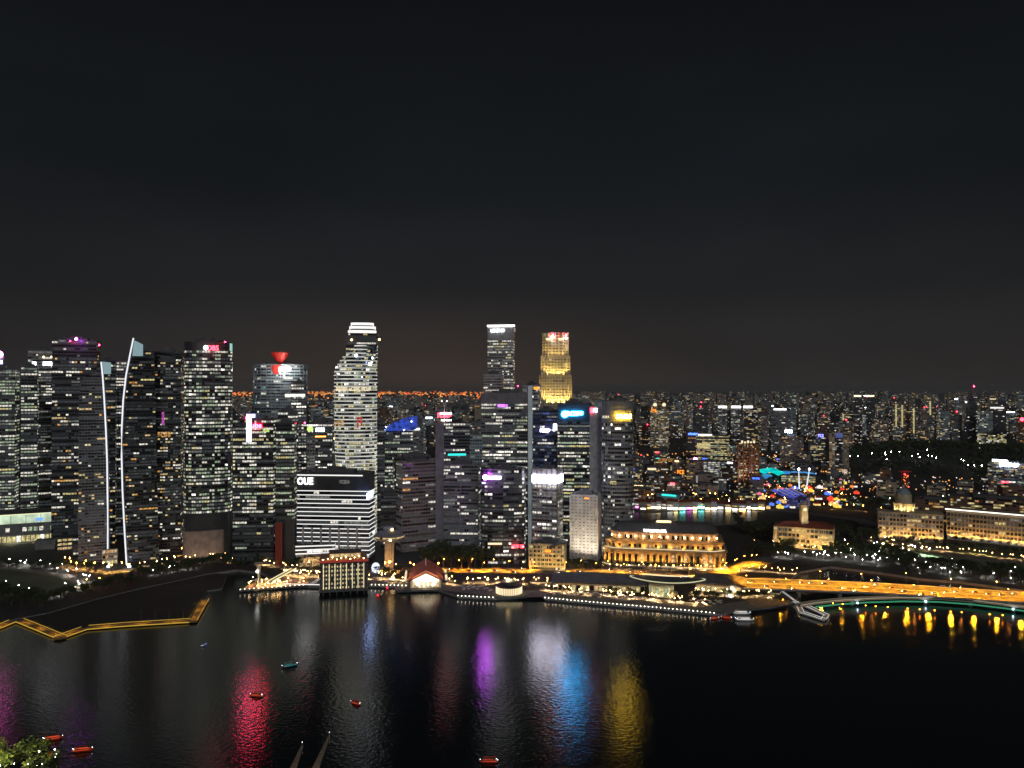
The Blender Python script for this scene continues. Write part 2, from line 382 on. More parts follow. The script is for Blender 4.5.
#@@SETTING
# ================================================================== the setting
def water_mat(name, r0, r1, bump, dist):
    wm_ = bpy.data.materials.new(name); t = nodes_of(wm_); t.nodes.remove(t.nodes['Principled BSDF'])
    o_ = t.nodes['Material Output']; df = t.nodes.new('ShaderNodeBsdfDiffuse'); df.inputs[0].default_value = (.008, .015, .016, 1)
    gl = t.nodes.new('ShaderNodeBsdfGlossy'); gl.distribution = 'BECKMANN'; fr_ = t.nodes.new('ShaderNodeFresnel'); fr_.inputs[0].default_value = 1.43
    mixs = t.nodes.new('ShaderNodeMixShader'); t.links.new(fr_.outputs[0], mixs.inputs[0]); t.links.new(df.outputs[0], mixs.inputs[1]); t.links.new(gl.outputs[0], mixs.inputs[2]); t.links.new(mixs.outputs[0], o_.inputs[0])
    tcn = t.nodes.new('ShaderNodeTexCoord'); mp = t.nodes.new('ShaderNodeMapping'); mp.inputs['Scale'].default_value = (.36, .42, .4)
    n1 = t.nodes.new('ShaderNodeTexNoise'); n1.inputs['Scale'].default_value = 1; n1.inputs['Detail'].default_value = 3
    n2 = t.nodes.new('ShaderNodeTexNoise'); n2.inputs['Scale'].default_value = .012; n2.inputs['Detail'].default_value = 4
    b1 = t.nodes.new('ShaderNodeBump'); b1.inputs['Strength'].default_value = bump; b1.inputs['Distance'].default_value = dist
    rr = t.nodes.new('ShaderNodeMapRange'); rr.inputs[1].default_value = .35; rr.inputs[2].default_value = .65; rr.inputs[3].default_value = r0; rr.inputs[4].default_value = r1
    t.links.new(tcn.outputs['Object'], mp.inputs[0]); t.links.new(mp.outputs[0], n1.inputs[0]); t.links.new(tcn.outputs['Object'], n2.inputs[0])
    t.links.new(n1.outputs[0], b1.inputs['Height']); t.links.new(b1.outputs[0], gl.inputs['Normal'])
    t.links.new(n2.outputs[0], rr.inputs[0]); t.links.new(rr.outputs[0], gl.inputs['Roughness'])
    return wm_
M['riverwater'] = water_mat('river_water', .27, .33, .2, .05)
wm_ = water_mat('water', .13, .17, .8, .20)
M['water'] = wm_
mb = MB(); mb.poly([(-9000, -1500, 0), (9000, -1500, 0), (9000, 1400, 0), (-9000, 1400, 0)], M['water']); struct(mb, 'bay_water')

coast_px = [(-900, 668), (-200, 646), (-60, 634), (-5, 624), (18, 618), (50, 612), (95, 599), (140, 588), (178, 580), (205, 574), (238, 569), (262, 572), (283, 584), (322, 585),
            (367, 584), (410, 585), (440, 589), (458, 595), (497, 597), (540, 594), (545, 597), (600, 602), (660, 607), (720, 613), (735, 609), (772, 605),
            (795, 600), (800, 590), (791, 577), (800, 571), (830, 566), (880, 572), (920, 578), (960, 581), (1010, 588), (1100, 598), (1250, 625), (1600, 700)]
coast = [G(*p) for p in coast_px]
mb = MB(); mb.poly([(x, y, GZ) for x, y in coast] + [(9000, coast[-1][1], GZ), (60000, 3000, GZ), (60000, 70000, GZ), (-60000, 70000, GZ), (-60000, 3000, GZ), (-9000, coast[0][1], GZ)], M['land'])
struct(mb, 'land')
mb = MB()
for a, b in zip(coast, coast[1:]): mb.poly([(a[0], a[1], -1), (b[0], b[1], -1), (b[0], b[1], GZ), (a[0], a[1], GZ)], M['grey'])
struct(mb, 'seawall')
# paved promenade along the shore
def ribbon(name, pts, wid, z, m, kerb=None, pr=True):
    """a strip along px points; wid = width in metres"""
    P = [Vector(G(x, y, z) if pr else (x, y)) for x, y in pts]; mb = MB(); Lf, Rt = [], []
    for i, p in enumerate(P):
        d = (P[min(i + 1, len(P) - 1)] - P[max(i - 1, 0)]).normalized(); n = Vector((-d.y, d.x))
        w_ = wid[i] if isinstance(wid, (list, tuple)) else wid
        Lf.append(p + n * w_ / 2); Rt.append(p - n * w_ / 2)
    for i in range(len(P) - 1):
        mb.poly([(Rt[i].x, Rt[i].y, z), (Rt[i + 1].x, Rt[i + 1].y, z), (Lf[i + 1].x, Lf[i + 1].y, z), (Lf[i].x, Lf[i].y, z)], m)
        if kerb:
            for S, s_ in ((Lf, 1), (Rt, -1)):
                a, b = S[i], S[i + 1]; d = (b - a).normalized(); n = Vector((-d.y, d.x)) * s_ * .3
                mb.loft([[(a.x, a.y, z - .05), (b.x, b.y, z - .05), (b.x + n.x, b.y + n.y, z - .05), (a.x + n.x, a.y + n.y, z - .05)][::s_], [(a.x, a.y, z + .13), (b.x, b.y, z + .13), (b.x + n.x, b.y + n.y, z + .13), (a.x + n.x, a.y + n.y, z + .13)][::s_]], kerb)
    return mb
struct(ribbon('promenade', [(283, 581), (322, 582), (367, 581), (410, 582), (445, 586), (500, 593), (545, 593), (600, 598), (660, 603), (725, 608), (780, 600)], 26, GZ + .004, M['paving']), 'promenade')
road_pts = [(300, 568), (380, 570), (450, 570), (540, 570.5), (600, 571), (650, 573.5), (700, 578), (745, 583)]
struct(ribbon('road', road_pts, 24, GZ + .008, M['asphalt'], M['grey']), 'road')
struct(ribbon('road', [(690, 579), (718, 573), (740, 567), (765, 560), (800, 552)], [34, 34, 30, 22, 14], GZ + .012, M['asphalt'], M['grey']), 'side_road')
struct(ribbon('road', [(-80, 566), (0, 563), (60, 566), (110, 572), (160, 566), (205, 559), (250, 561), (300, 568)], 20, GZ + .008, M['asphalt'], M['grey']), 'shore_road')
struct(ribbon('road', [(640, 512), (700, 509), (760, 508), (800, 512), (860, 520), (900, 540), (960, 556), (1080, 566)], 22, GZ + .016, M['asphalt'], M['grey']), 'quay_road')
# lane paint on the shore road
mb = MB()
P = [Vector(G(x, y)) for x, y in road_pts]
for a, b in zip(P, P[1:]):
    d = (b - a); k = int(d.length / 9); dn = d.normalized(); n = Vector((-dn.y, dn.x))
    for i in range(k):
        for o_ in (-5, 0, 5):
            q = a + d * (i / k) + n * o_; e = q + dn * 4
            mb.poly([(q.x - n.x * .15, q.y - n.y * .15, GZ + .016), (e.x - n.x * .15, e.y - n.y * .15, GZ + .016), (e.x + n.x * .15, e.y + n.y * .15, GZ + .016), (q.x + n.x * .15, q.y + n.y * .15, GZ + .016)], M['markings'])
struct(mb, 'lane_markings')
# river behind the hotel
def patch(name, pts, z, m): 
    mb = MB(); mb.poly([(*G(x, y, z), z) for x, y in pts], m); return struct(mb, name)
patch('river', [(612, 527), (700, 527), (735, 524), (756, 520), (758, 511), (740, 510), (700, 510.5), (650, 512), (612, 513.5)], GZ + .004, M['riverwater'])
patch('sports_field', [(-60, 592), (-60, 570), (10, 569), (60, 577), (84, 585), (50, 594), (28, 596)], GZ + .006, M['grass'])
patch('plaza_path', [(84, 585), (60, 577), (10, 569), (-60, 570), (-60, 567), (14, 566), (70, 574), (96, 585), (60, 597), (50, 594)], GZ + .009, M['paving'])
patch('sports_field', [(898, 545), (905, 540), (960, 545), (1060, 552), (1060, 572), (980, 566), (930, 560)], GZ + .006, M['grass'])
patch('lawn', [(850, 545), (885, 541), (905, 552), (880, 556), (845, 552)], GZ + .006, M['grass'])
# near promenade at the lower left corner
mb = MB(); P = [(-400, 300), (-185, 300), (-183, 352), (-200, 383), (-260, 392), (-400, 392)]
mb.prism(P, -1, GZ, M['grey'], M['paving'], True); struct(mb, 'near_quay')
mb = MB(); P = [G(x, y, 1.7) for x, y in [(-70, 640), (-6, 628.5), (17, 619), (60, 636), (88, 626.5), (125, 623.5), (188, 619), (201, 600), (208, 590), (222, 588), (228, 574), (205, 572), (178, 578), (140, 586), (95, 597), (50, 610), (18, 616), (-5, 622), (-70, 632)]]
M['darklawn'] = mat('dark_lawn', (.022, .028, .024), .95, var=.3, scale=.03)
mb.prism(P, -1, 1.7, M['grey'], M['darklawn']); struct(mb, 'promontory_lawn')
# wooded hill beyond the gallery
rnd = random.Random(5); hx, hy, hw, hd, hh = X(955, 1950), 1950, 390, 300, 52
def hillz(x, y):
    q = ((x - hx) / hw) ** 2 + ((y - hy) / hd) ** 2
    return GZ - .5 + hh * max(0, 1 - q) ** .8 * (1 + .12 * math.sin(x * .02) + .1 * math.cos(y * .017))
mb = MB(); N = 24
for i in range(N):
    for j in range(N):
        g = lambda a, b: (hx - hw + 2 * hw * a / N, hy - hd + 2 * hd * b / N)
        c4 = [g(i, j), g(i + 1, j), g(i + 1, j + 1), g(i, j + 1)]
        if all(hillz(*c_) < GZ for c_ in c4): continue
        mb.poly([(x, y, hillz(x, y)) for x, y in c4], M['darklawn'])
struct(mb, 'hill')
def leaves(mb, c, r, n, s, rnd, mats, sz=.75, shell=.0):
    for _ in range(n):
        while True:
            p = Vector((rnd.uniform(-1, 1), rnd.uniform(-1, 1), rnd.uniform(-1, 1)))
            if shell <= p.length <= 1: break
        q = Vector((c[0] + p.x * r, c[1] + p.y * r, c[2] + p.z * r * sz))
        u = Vector((rnd.gauss(0, 1), rnd.gauss(0, 1), rnd.gauss(0, .6))).normalized(); v = u.cross(Vector((rnd.gauss(0, 1), rnd.gauss(0, 1), rnd.gauss(0, 1)))).normalized()
        k = s * rnd.uniform(.6, 1.3)
        mb.poly([q - u * k - v * k * .3, q - v * k * .6 + u * k * .2, q + u * k + v * k * .2, q + v * k * .7 - u * k * .1], rnd.choice(mats))
mb = MB()
for _ in range(900):
    a = rnd.uniform(0, 6.283); q = math.sqrt(rnd.random()) * .97; x, y = hx + hw * q * math.cos(a), hy + hd * q * math.sin(a)
    leaves(mb, (x, y, hillz(x, y) + 7), rnd.uniform(7, 12), 22, 2.6, rnd, [M['leafA'], M['leafA'], M['leafB']])
struct(mb, 'woodland', 'stuff')
#@@END2
# ================================================================== the towers of the financial district
# ---- far left
T = tower('office_tower', 'dark tower at the left edge with greenish lit floors above the glowing glass podium', 'office tower', rect(-14, 20, 1020, .8, 12), 371, 1020, lit=.6, pal=GREENW, wall='dark', pw=3.5)
sign(T, 3, 18, 370, 372.5, W['dim'], 'glyphs')
T = tower('office_tower', 'dark office tower with a pale louvred top, second from the left edge', 'office tower', rect(21, 39, 1030, .9, 6), 367, 1030, lit=.55, pal=GREENW, pw=3.5)
sign(T, 23, 37, 368, 369.5, W['dim'], 'bar')
T = tower('office_tower', 'grey office tower crowned with two short bright white light bars', 'office tower', rect(28, 56, 1090, .8, 0), 351, 1090, lit=.42, pal=COOL, wall='grey')
sign(T, 29, 36, 362, 365, L['cool'], 'bar'); sign(T, 43, 53, 362, 365.5, L['cool'], 'bar')
for px_ in (43.5, 51.5): beacon(T, px_, 357, L['warm'], 1.5, d=1082, name='roof_lamp')
T = tower('office_tower', 'tower at the picture edge crowned by a blurred pink sign', 'office tower', rect(-18, 4, 1060, .8, 0), 357, 1060, lit=.3, pal=COOL)
sign(T, -5, 2.5, 351, 358, L['pink'], 'disc'); sign(T, -3, 2.5, 360, 364, L['lav'], 'bar')
T = tower('office_tower', 'black tower with a purple roof light and scattered amber windows', 'office tower', rect(52, 101, 980, .55, 10), 341, 980, lit=.20, pal=WARM + (('white', 9), ('dim', 5)), wall='black', fh=4.2, pw=3.2, run=.35)
beacon(T, 76, 339, L['purple'], 1.5, d=968); beacon(T, 70, 341, L['redsign'], .7, d=968); beacon(T, 99, 345, L['redsign'], .9, d=968)
sign(T, 59, 66, 340, 341.5, W['dim'], 'bar')
T = tower('apartment_tower', 'dark slab behind the first flag topped tower carrying a red roof beacon', 'apartment tower', rect(97, 117, 960, .8, 5), 361, 960, lit=.2, pal=MIXED, wall='black', run=.2)
beacon(T, 108, 359.5, L['redsign'], .9)
T = tower('office_tower', 'grey blue tower with thin lit floor lines between the two flag topped towers', 'office tower', rect(114, 131, 1000, .8, 0), 362, 1000, lit=.5, pal=COOL, wall='grey', ledge=.5)

def lerp_tab(tab, z):
    for (z0, v0), (z1, v1) in zip(tab, tab[1:]):
        if z0 <= z <= z1: return v0 + (v1 - v0) * (z - z0) / (z1 - z0)
    return tab[0][1] if z < tab[0][0] else tab[-1][1]
def sail(name, label, d, left, right, top, **k):
    """tower whose two edges follow tables of (py, px)"""
    lt = sorted((Z(py, d), px) for py, px in left); rt = sorted((Z(py, d), px) for py, px in right)
    def f(z): return rect(lerp_tab(lt, z), lerp_tab(rt, z), d, .7, 0)
    return tower(name, label, 'apartment tower', f, top, d, **k)
Z850 = lambda py: Z(py, 850)
T1 = sail('apartment_tower', 'slim grey slant topped tower whose white lit edge ends in a small pale flag', 860, [(372, 97), (378, 82), (400, 79), (568, 79)], [(372, 102), (390, 104), (460, 107), (568, 109)], 372, fh=3.3, pw=3, lit=.12, pal=MIXED, wall='grey', run=.1, plant=False)
T2 = sail('apartment_tower', 'tall dark apartment tower beside the long curved white light line', 870, [(352, 133), (375, 127), (410, 123), (450, 122), (500, 124), (568, 128)], [(352, 154), (568, 160)], 352, fh=3.3, pw=3, lit=.15, pal=MIXED, wall='black', run=.25)
def ledline(T, pts, d, flag):
    mb = MB(); mb.tube([(X(px, d), d, Z(py, d)) for px, py in pts], .75, L['ledline'], 6); mb.build('light_line', T.root)
    mb = MB(); mb.tube([(X(px + .9, d), d + .9, Z(py, d)) for px, py in pts], .7, M['grey'], 5); mb.build('edge_fin', T.root)
    mb = MB(); P = [(X(px, d), d + .4, Z(py, d)) for px, py in flag]; mb.loft([P, [(p[0], p[1] + .5, p[2]) for p in P]], glow('flag_panel_light', (.55, .82, .88), .42, False)); mb.build('flag_panel', T.root)
ledline(T1, [(101, 362), (102.5, 375), (104.3, 400), (106, 430), (107.3, 460), (108, 500), (108.3, 530), (108.3, 569)], 852, [(101, 374), (110.5, 374), (110.5, 362.5), (101, 361.5)])
ledline(T2, [(133.2, 338), (129.8, 355), (126, 375), (123.2, 400), (121.8, 430), (121.8, 455), (122.8, 490), (125, 530), (127.5, 569)], 852, [(132, 356), (142.5, 356), (142.5, 344.5), (133.4, 340)])
for T_, px_ in ((T1, 109), (T2, 130)):
    beacon(T_, px_, 566, L['bluewhite'], 1.3, d=838, name='base_lamp')
T = tower('apartment_tower', 'broad black apartment tower with a gently curved roofline and few lit homes', 'apartment tower', rect(150, 184, 900, .7, 8), 353, 900, fh=3.4, pw=2.8, lit=.2, pal=HOMES + (('white', 4),), wall='black', run=.12)
mb = MB(); mb.tube([(X(px, 895), 895, Z(py, 895)) for px, py in ((154, 352), (163, 352.5), (172, 354), (183, 358))], .9, M['black']); mb.build('roof_edge', T.root)
beacon(T, 171.5, 357, L['red'], .7)
sign(T, 162, 164.5, 412, 425, W['mag'], 'bar')
sign(T, 158, 172, 432, 437, W['orange'], 'glyphs')
T = tower('apartment_tower', 'narrow grey tower dotted with lights tucked beside the round cornered bank tower', 'apartment tower', rect(177, 190, 1000, .8, 0), 362, 1000, fh=3.6, pw=2.6, lit=.45, pal=MIXED, wall='dark', run=.1)
# red blade sign and purple washed flank around x=130
# ---- the round cornered bank tower with the DBS sign
def dbs_fp(z):
    return oval(184, 233, 890, .75, 28, .62)
T = tower('bank_tower', 'rounded glass bank tower with bright window rows under a glowing DBS sign', 'office tower', dbs_fp, 343, 890, fh=4.1, pw=2.8, lit=lambda k, r: (.85 if k > .12 else .9) * r.choice((.5, .9, 1, 1)), pal=(('white', 4), ('green', 4), ('dim', 4), ('bright', .5), ('yellow', .6), ('faint', 1)), wall='black', run=.5, blank=[(Z(531, 890), Z(514, 890)), (0, Z(531, 890)), (Z(350, 890), 400)])
DD = 872
A_, B_ = (X(207.5, DD), DD), (X(218.5, DD), DD)
sign(T, 0, 0, 345.4, 350.4, L['red'], 'text', 'DBS', AB=(A_, B_))
sign(T, 0, 0, 345.4, 350, L['cool'], 'disc', AB=((X(203.5, DD), DD), (X(208, DD), DD)), name='logo')
sign(T, 0, 0, 343.5, 351, glow('side_logo_light', (.45, .9, .75), .7), 'bar', AB=((X(229.6, 876), 876), (X(232, 884), 884)), name='side_logo')
beacon(T, 225, 342, L['redsign'], .7, d=885)
mb = MB(); mb.prism(oval(183, 226, 884, .75, 28, .55), GZ, Z(531, 884), M['pinkish']); mb.build('stone_podium', T.root)
spot(T.root, (X(205, 850), 850, 6), (X(200, 880), 880, 22), 9000, (1, .72, .5), 130, 1)
# ---- tower with the vertical strip and red letters
T = tower('office_tower', 'wide black office tower of two wings with a violet vertical light and red ubs letters', 'office tower', rect(233, 279, 850, .55, 14), 420, 850, fh=4, pw=2.6, lit=lambda k, r: (.62 if k > .25 else .1) * r.choice((.3, .8, 1, 1.2)), pal=(('white', 5), ('green', 3), ('yellow', 2), ('dim', 2)), wall='black', run=.4)
sign(T, 246.8, 251.8, 417, 442, L['lav'], 'bar', name='light_panel'); sign(T, 246.8, 255.5, 414, 417.6, L['lav'], 'bar', name='light_panel')
sign(T, 246.3, 251, 415.5, 420.5, L['redsign'], 'disc', off=1.4, name='logo')
sign(T, 251.5, 262, 423, 427.6, L['redsign'], 'text', 'ubs', off=1.4)
sign(T, 263.5, 270.5, 429.5, 432, L['lime'], 'glyphs')
T = tower('office_tower', 'black office tower with greenish window rows and a red lit shaft at its foot', 'office tower', rect(276, 297, 860, .8, 10), 424, 860, fh=4, pw=2.6, lit=.62, pal=GREENW, wall='black', run=.5, blank=[(0, Z(520, 860))])
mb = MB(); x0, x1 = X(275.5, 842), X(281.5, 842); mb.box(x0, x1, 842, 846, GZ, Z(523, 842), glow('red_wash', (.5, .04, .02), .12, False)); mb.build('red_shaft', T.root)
T = tower('office_tower', 'dark grey office tower behind with a red beacon below the funnel crowned tower', 'office tower', rect(278, 298, 900, .8, 0), 412, 900, fh=4, pw=2.8, lit=.5, pal=COOL, wall='dark')
beacon(T, 285, 412, L['red'], 1); beacon(T, 305, 423, L['redsign'], .7)
# ---- the tower with a red funnel crown
T = tower('office_tower', 'blue grey glass tower carrying a red funnel shaped crown', 'office tower', oval(253, 308, 1120, .7, 24, .5), 365, 1120, fh=4.4, pw=3.2, lit=.28, pal=COOL + (('teal', .4),), wall='bluegrey', run=.3, fins=6)
d_ = 1118; cxm, cym = X(277, d_), d_ + 15
mb = MB(); rg = lambda r, z: [(cxm + r * math.cos(i * math.pi / 8) * 1.0, cym + r * .6 * math.sin(i * math.pi / 8), z) for i in range(16)]
redc = mat('crown_red', (.55, .03, .02), .5)
mb.loft([rg(3, Z(365, d_)), rg(4, Z(362, d_)), rg(14.5, Z(352, d_))], redc); mb.build('funnel_crown', T.root)
mb = MB(); mb.loft([[(X(x_, d_), d_ - 2 + q, Z(y_, d_)) for x_, y_ in ((274, 374), (270, 365.5), (281, 365), (279, 374))] for q in (0, 2)], redc); mb.build('red_petal', T.root)
spot(T.root, (cxm + 2, d_ - 25, Z(368, d_)), (cxm + 4, cym, Z(355, d_)), 14000, (1, .35, .25), 60, 1)
sign(T, 279.5, 289.5, 367.5, 371.3, L['spot'], 'glyphs', AB=((X(279, d_ - 12), d_ - 12), (X(290, d_ - 12), d_ - 12)))
sign(T, 0, 0, 377, 379, W['bright'], 'glyphs', AB=((X(283, d_ - 12), d_ - 12), (X(293, d_ - 12), d_ - 12)), seed=3)
T = tower('office_tower', 'slender gridded office tower with brightly lit cells in front of the funnel crowned tower', 'office tower', rect(291, 306.5, 1050, .8, 0), 384, 1050, fh=4.2, pw=3.3, lit=.75, pal=COOL, wall='dark', fins=6.5, run=.4)
sign(T, 285, 305, 394, 396.5, W['bright'], 'bar', name='light_bar')
T = tower('office_tower', 'low dark tower with a small bluish white roof sign left of the banded round tower', 'office tower', rect(306, 334, 1080, .7, 5), 424, 1080, fh=4.2, pw=3.2, lit=.35, pal=COOL)
sign(T, 316, 326, 428, 431.5, L['cool'], 'glyphs'); sign(T, 307.5, 313, 426, 432, L['lime'], 'disc'); sign(T, 315, 326, 436, 437, L['orange'], 'bar')
T = tower('office_tower', 'grey gridded block under the small blue signed tower', 'office tower', rect(307, 315, 1000, .8, 0), 437, 1000, lit=.2, wall='pale', fins=3, pal=COOL)
# ---- the banded round tower and the crowned tower behind
T = tower('office_tower', 'dark tower with three bright white crown rings rising behind the banded round tower', 'office tower', rect(346, 378, 1090, .8, 0), 333, 1090, fh=4.2, pw=3, lit=.2, pal=WARM + (('white', 6),), wall='black', plant=False)
for j, (a, b, y0, y1) in enumerate(((350.5, 374, 322.5, 325), (349, 376, 326, 328.6), (347.6, 376.6, 330, 333))):
    P = oval(a, b, 1092, .8, 20, .6); mb = MB(); mb.prism(P, Z(y1, 1092), Z(y0, 1092), L['strip']); mb.build('crown_ring', T.root)
    mb = MB(); mb.prism(scale_fp(P, .93), Z(y1 + 1.6, 1092), Z(y1, 1092), M['black'], bottom=True); mb.build('crown_core', T.root)
for px_, py_ in ((351.5, 339.8), (379.3, 339.5)): beacon(T, px_, py_, L['warm'], 1.7, d=1083, name='amber_emblem')
Dn = 960
lt = [(Z(py, Dn), px) for py, px in ((472, 336), (440, 334.5), (400, 334), (372, 334.3), (366, 338), (360, 342), (353, 349), (347, 356), (344, 362))][::1]
lt = sorted(lt)
def ocean(z):
    return oval(lerp_tab(lt, z), 377.5, Dn, .85, 30, .8)
T = tower('office_tower', 'tall round tower wrapped in white lit floor bands with a sloping top', 'office tower', ocean, 345, Dn, fh=4.6, pw=3, lit=lambda k, r: r.choice((.25, .5, .8)) if k > .42 else r.choice((.8, .9, 1)), pal=(('white', 3), ('yellow', 3), ('green', 2), ('dim', 4), ('bright', .3)), wall='black', band=(.12, .62), ledge=.3, strip=glow('band_light', (.95, .96, .86), .60, False, .35, .05), strip_h=1.5, run=.6, plant=False)
sign(T, 0, 0, 387.2, 391, L['cream'], 'glyphs', AB=((X(336, Dn - 8), Dn - 8), (X(371, Dn - 8), Dn - 8)), seed=11)
for px_, py_, r_ in ((356, 355.5, 1.6), (370, 364, 1.8), (372.5, 358, 1.1)): beacon(T, px_, py_, L['bluewhite'], r_, d=Dn - 6, name='roof_floodlight')
for px_, py_ in ((336.5, 367), (338.5, 374), (362, 377)): beacon(T, px_, py_, L['cool'], .8, d=Dn - 9, name='facade_lamp')
sign(T, 0, 0, 421, 426, W['orange'], 'glyphs', AB=((X(335, Dn - 4), Dn - 4), (X(345, Dn - 4), Dn - 4)), name='amber_letters')
sign(T, 0, 0, 417, 428, W['red'], 'glyphs', AB=((X(357, Dn - 9), Dn - 9), (X(362, Dn - 9), Dn - 9)), name='red_letters')
# ---- OUE building with long white lines
T = tower('office_tower', 'broad black office block drawn with long white horizontal light lines and OUE letters', 'office tower', rect(297, 376, 860, .28, 18), 474, 860, fh=4.7, pw=3.2, lit=.35, pal=COOL, wall='black', strip=L['strip'], strip_h=.95, run=.6, band=(.1, .7), blank=[(Z(489, 860), 400), (0, Z(557, 860))])
sign(T, 298, 313.5, 477.6, 484.4, L['white'], 'text', 'OUE', off=1.2)
sign(T, 340, 352, 480, 483.5, W['dim'], 'glyphs'); sign(T, 297.5, 363, 474.6, 475.8, L['strip'], 'bar', name='light_line')
sign(T, 366, 372, 492, 498, glow('blue_white_panel', (.35, .5, 1), 16), 'bar', e=1, name='light_panel')
mb = MB()
for i in range(7):
    x = X(303 + i * 9, 846); mb.box(x - .6, x + .6, 845, 849, GZ, Z(528, 846), M['pale'])
mb.build('columns', T.root).name = 'column_row'
# ---- blue crowned and grey ribbed blocks
T = tower('office_tower', 'office tower with a blue glowing curved roof canopy', 'office tower', rect(382, 413, 1050, .7, 0), 432, 1050, fh=4.2, lit=.5, pal=(('green', 3), ('white', 3), ('dim', 4)), wall='dark', plant=False)
blueg = glow('blue_canopy_light', (.03, .09, .7), .5, True, .8, .16)
mb = MB(); rows = []
for i in range(13):
    u = i / 12; x = X(384 + 30 * u, 1046); zt_ = Z(431 - 1 * u, 1046); zc = Z(428 - 10.5 * u - 2 * math.sin(math.pi * u), 1046)
    rows.append([(x, 1046, zt_), (x, 1085, zt_), (x, 1085, zc + 1), (x, 1046, zc)])
mb.loft(rows, blueg); mb.build('blue_canopy', T.root)
for px_, py_ in ((384.5, 430), (386, 427), (404, 430), (411.5, 421.5)): beacon(T, px_, py_, L['bluewhite'], .8, d=1040, name='roof_lamp')
T = tower('office_tower', 'black glass tower with a thin lit edge right of the white lined block', 'office tower', rect(376, 385, 1020, 1, 0), 424, 1020, lit=.15, pal=COOL, wall='dark')
T = tower('office_tower', 'dark domed office block behind the grey ribbed block', 'office tower', rect(392, 436, 1000, .6, -6), 458, 1000, lit=.22, pal=COOL, wall='black', fh=4.4)
T = tower('office_tower', 'grey brown concrete block with dark ribbed floors and few lights', 'office tower', rect(396, 436, 920, .5, -22), 463, 920, fh=4.2, pw=3.2, lit=.16, pal=COOL + (('orange', 1),), wall='pinkish', ledge=.7, run=.6)
T = tower('office_tower', 'small black block left of the grey brown ribbed block', 'office tower', rect(381, 397, 940, .8, 0), 492, 940, lit=.2, pal=COOL, wall='black')
# ---- grey shaft tower with striped floors
T = tower('office_tower', 'office tower with a red and white lit roof sign and a tall aerial', 'office tower', rect(442, 470, 960, .7, -4), 423, 960, fh=4, pw=3, lit=.5, pal=COOL + (('yellow', .6),), wall='dark', ledge=.5, plant=False)
sign(T, 437.5, 451, 413, 417.5, L['red'], 'glyphs', off=3); sign(T, 441, 452, 419.5, 421, L['white'], 'glyphs', off=3); sign(T, 440, 452, 412.5, 414.5, L['cool'], 'glyphs', off=4, seed=4)
mb = MB(); x = X(444.4, 958); mb.cyl(x, 958, .45, T.zt, Z(404, 958), M['white'], 6); mb.tube([(X(442, 958), 958, Z(401.5, 958)), (x, 958, Z(404.5, 958)), (X(446.7, 958), 958, Z(401.5, 958))], .4, M['white']); mb.build('aerial', T.root)
for px_ in (441.7, 446.8): beacon(T, px_, 401, L['white'], .7, d=958, name='aerial_lamp')
sign(T, 448, 466, 453.5, 455.5, L['teal'], 'bar', name='teal_line')
T2_ = tower('service_tower', 'tall pale concrete windowless shaft left of the striped office tower', 'tower shaft', rect(435.5, 444, 925, 1.1, 0), 423, 925, wall='grey', blank=[(0, 400)], plant=False)
T = tower('office_tower', 'mid height office tower of regular lit cells beside the pale concrete shaft', 'office tower', rect(443.5, 481, 915, .6, 8), 465.5, 915, fh=4, pw=2.8, lit=.42, pal=COOL, wall='grey', ledge=.5, fins=18)
T = tower('office_tower', 'slim blue grey fluted tower between the aerial tower and the tall white rimmed tower', 'office tower', rect(470, 482, 980, .9, 0), 436, 980, lit=.15, pal=COOL, wall='bluegrey', fins=3)
# ---- tall white rimmed tower
Do = 1120
T = tower('office_tower', 'tallest grey tower outlined by a white roof line with two lines of white lettering', 'office tower', rect(487.5, 515, Do, .7, 7), 326, Do, fh=4, pw=2.6, lit=lambda k, r: r.choice((.2, .6, .8)) if k > .45 else .3, pal=(('white', 4), ('dim', 3), ('yellow', 2)), wall='pale', run=.4, blank=[(Z(341, Do), 500)], band=(.35, .75))
sign(T, 487.3, 514.8, 325, 326.6, L['white'], 'bar', name='roof_light_line'); sign(T, 491, 504, 329.2, 331.8, L['cool'], 'glyphs', seed=7); sign(T, 493.5, 504, 333, 335, W['dim'], 'glyphs', seed=8)
sign(T, 513.4, 514.6, 327.5, 331.5, L['softstrip'], 'bar', e=1, name='side_light')
T3_ = tower('office_tower', 'stepped shoulder block against the left side of the tall white rimmed tower', 'office tower', rect(483.5, 503, Do - 25, .7, 0), 375, Do - 25, lit=.25, pal=COOL, wall='pale', band=(.35, .75))
T = tower('office_tower', 'wide grey tower with dark ribbon windows at the foot of the tall white rimmed tower', 'office tower', rect(481, 529, 1000, .45, 4), 394, 1000, fh=4.1, pw=2.8, lit=lambda k, r: 0 if k > .93 else r.choice((.3, .5, .8)), pal=OFFICE, wall='grey', ledge=.5, fins=16, blank=[(Z(404, 1000), 500)])
sign(T, 498, 508, 404.5, 407, glow('violet_letters', (.55, .12, 1), 5), 'glyphs'); 
T = tower('office_tower', 'dark curved office tower with a white and purple sign above the waterfront trees', 'office tower', oval(480.5, 526, 850, .45, 24, .55), 470, 850, fh=4.1, pw=2.8, lit=.42, pal=COOL + (('yellow', .5),), wall='black', run=.5)
sign(T, 0, 0, 476.2, 479.3, L['whitesign'], 'glyphs', AB=((X(488, 838), 838), (X(502, 838), 838)), seed=9)
sign(T, 0, 0, 474.6, 479.8, L['purple'], 'disc', AB=((X(482.8, 838), 838), (X(488, 838), 838)), name='logo')
sign(T, 0, 0, 482, 483.6, L['lav'], 'bar', AB=((X(482, 842), 842), (X(485.5, 842), 842)), name='light_panel')
sign(T, 0, 0, 544.5, 547.5, L['red'], 'glyphs', AB=((X(512, 842), 842), (X(524, 842), 842)), name='red_letters', seed=5)
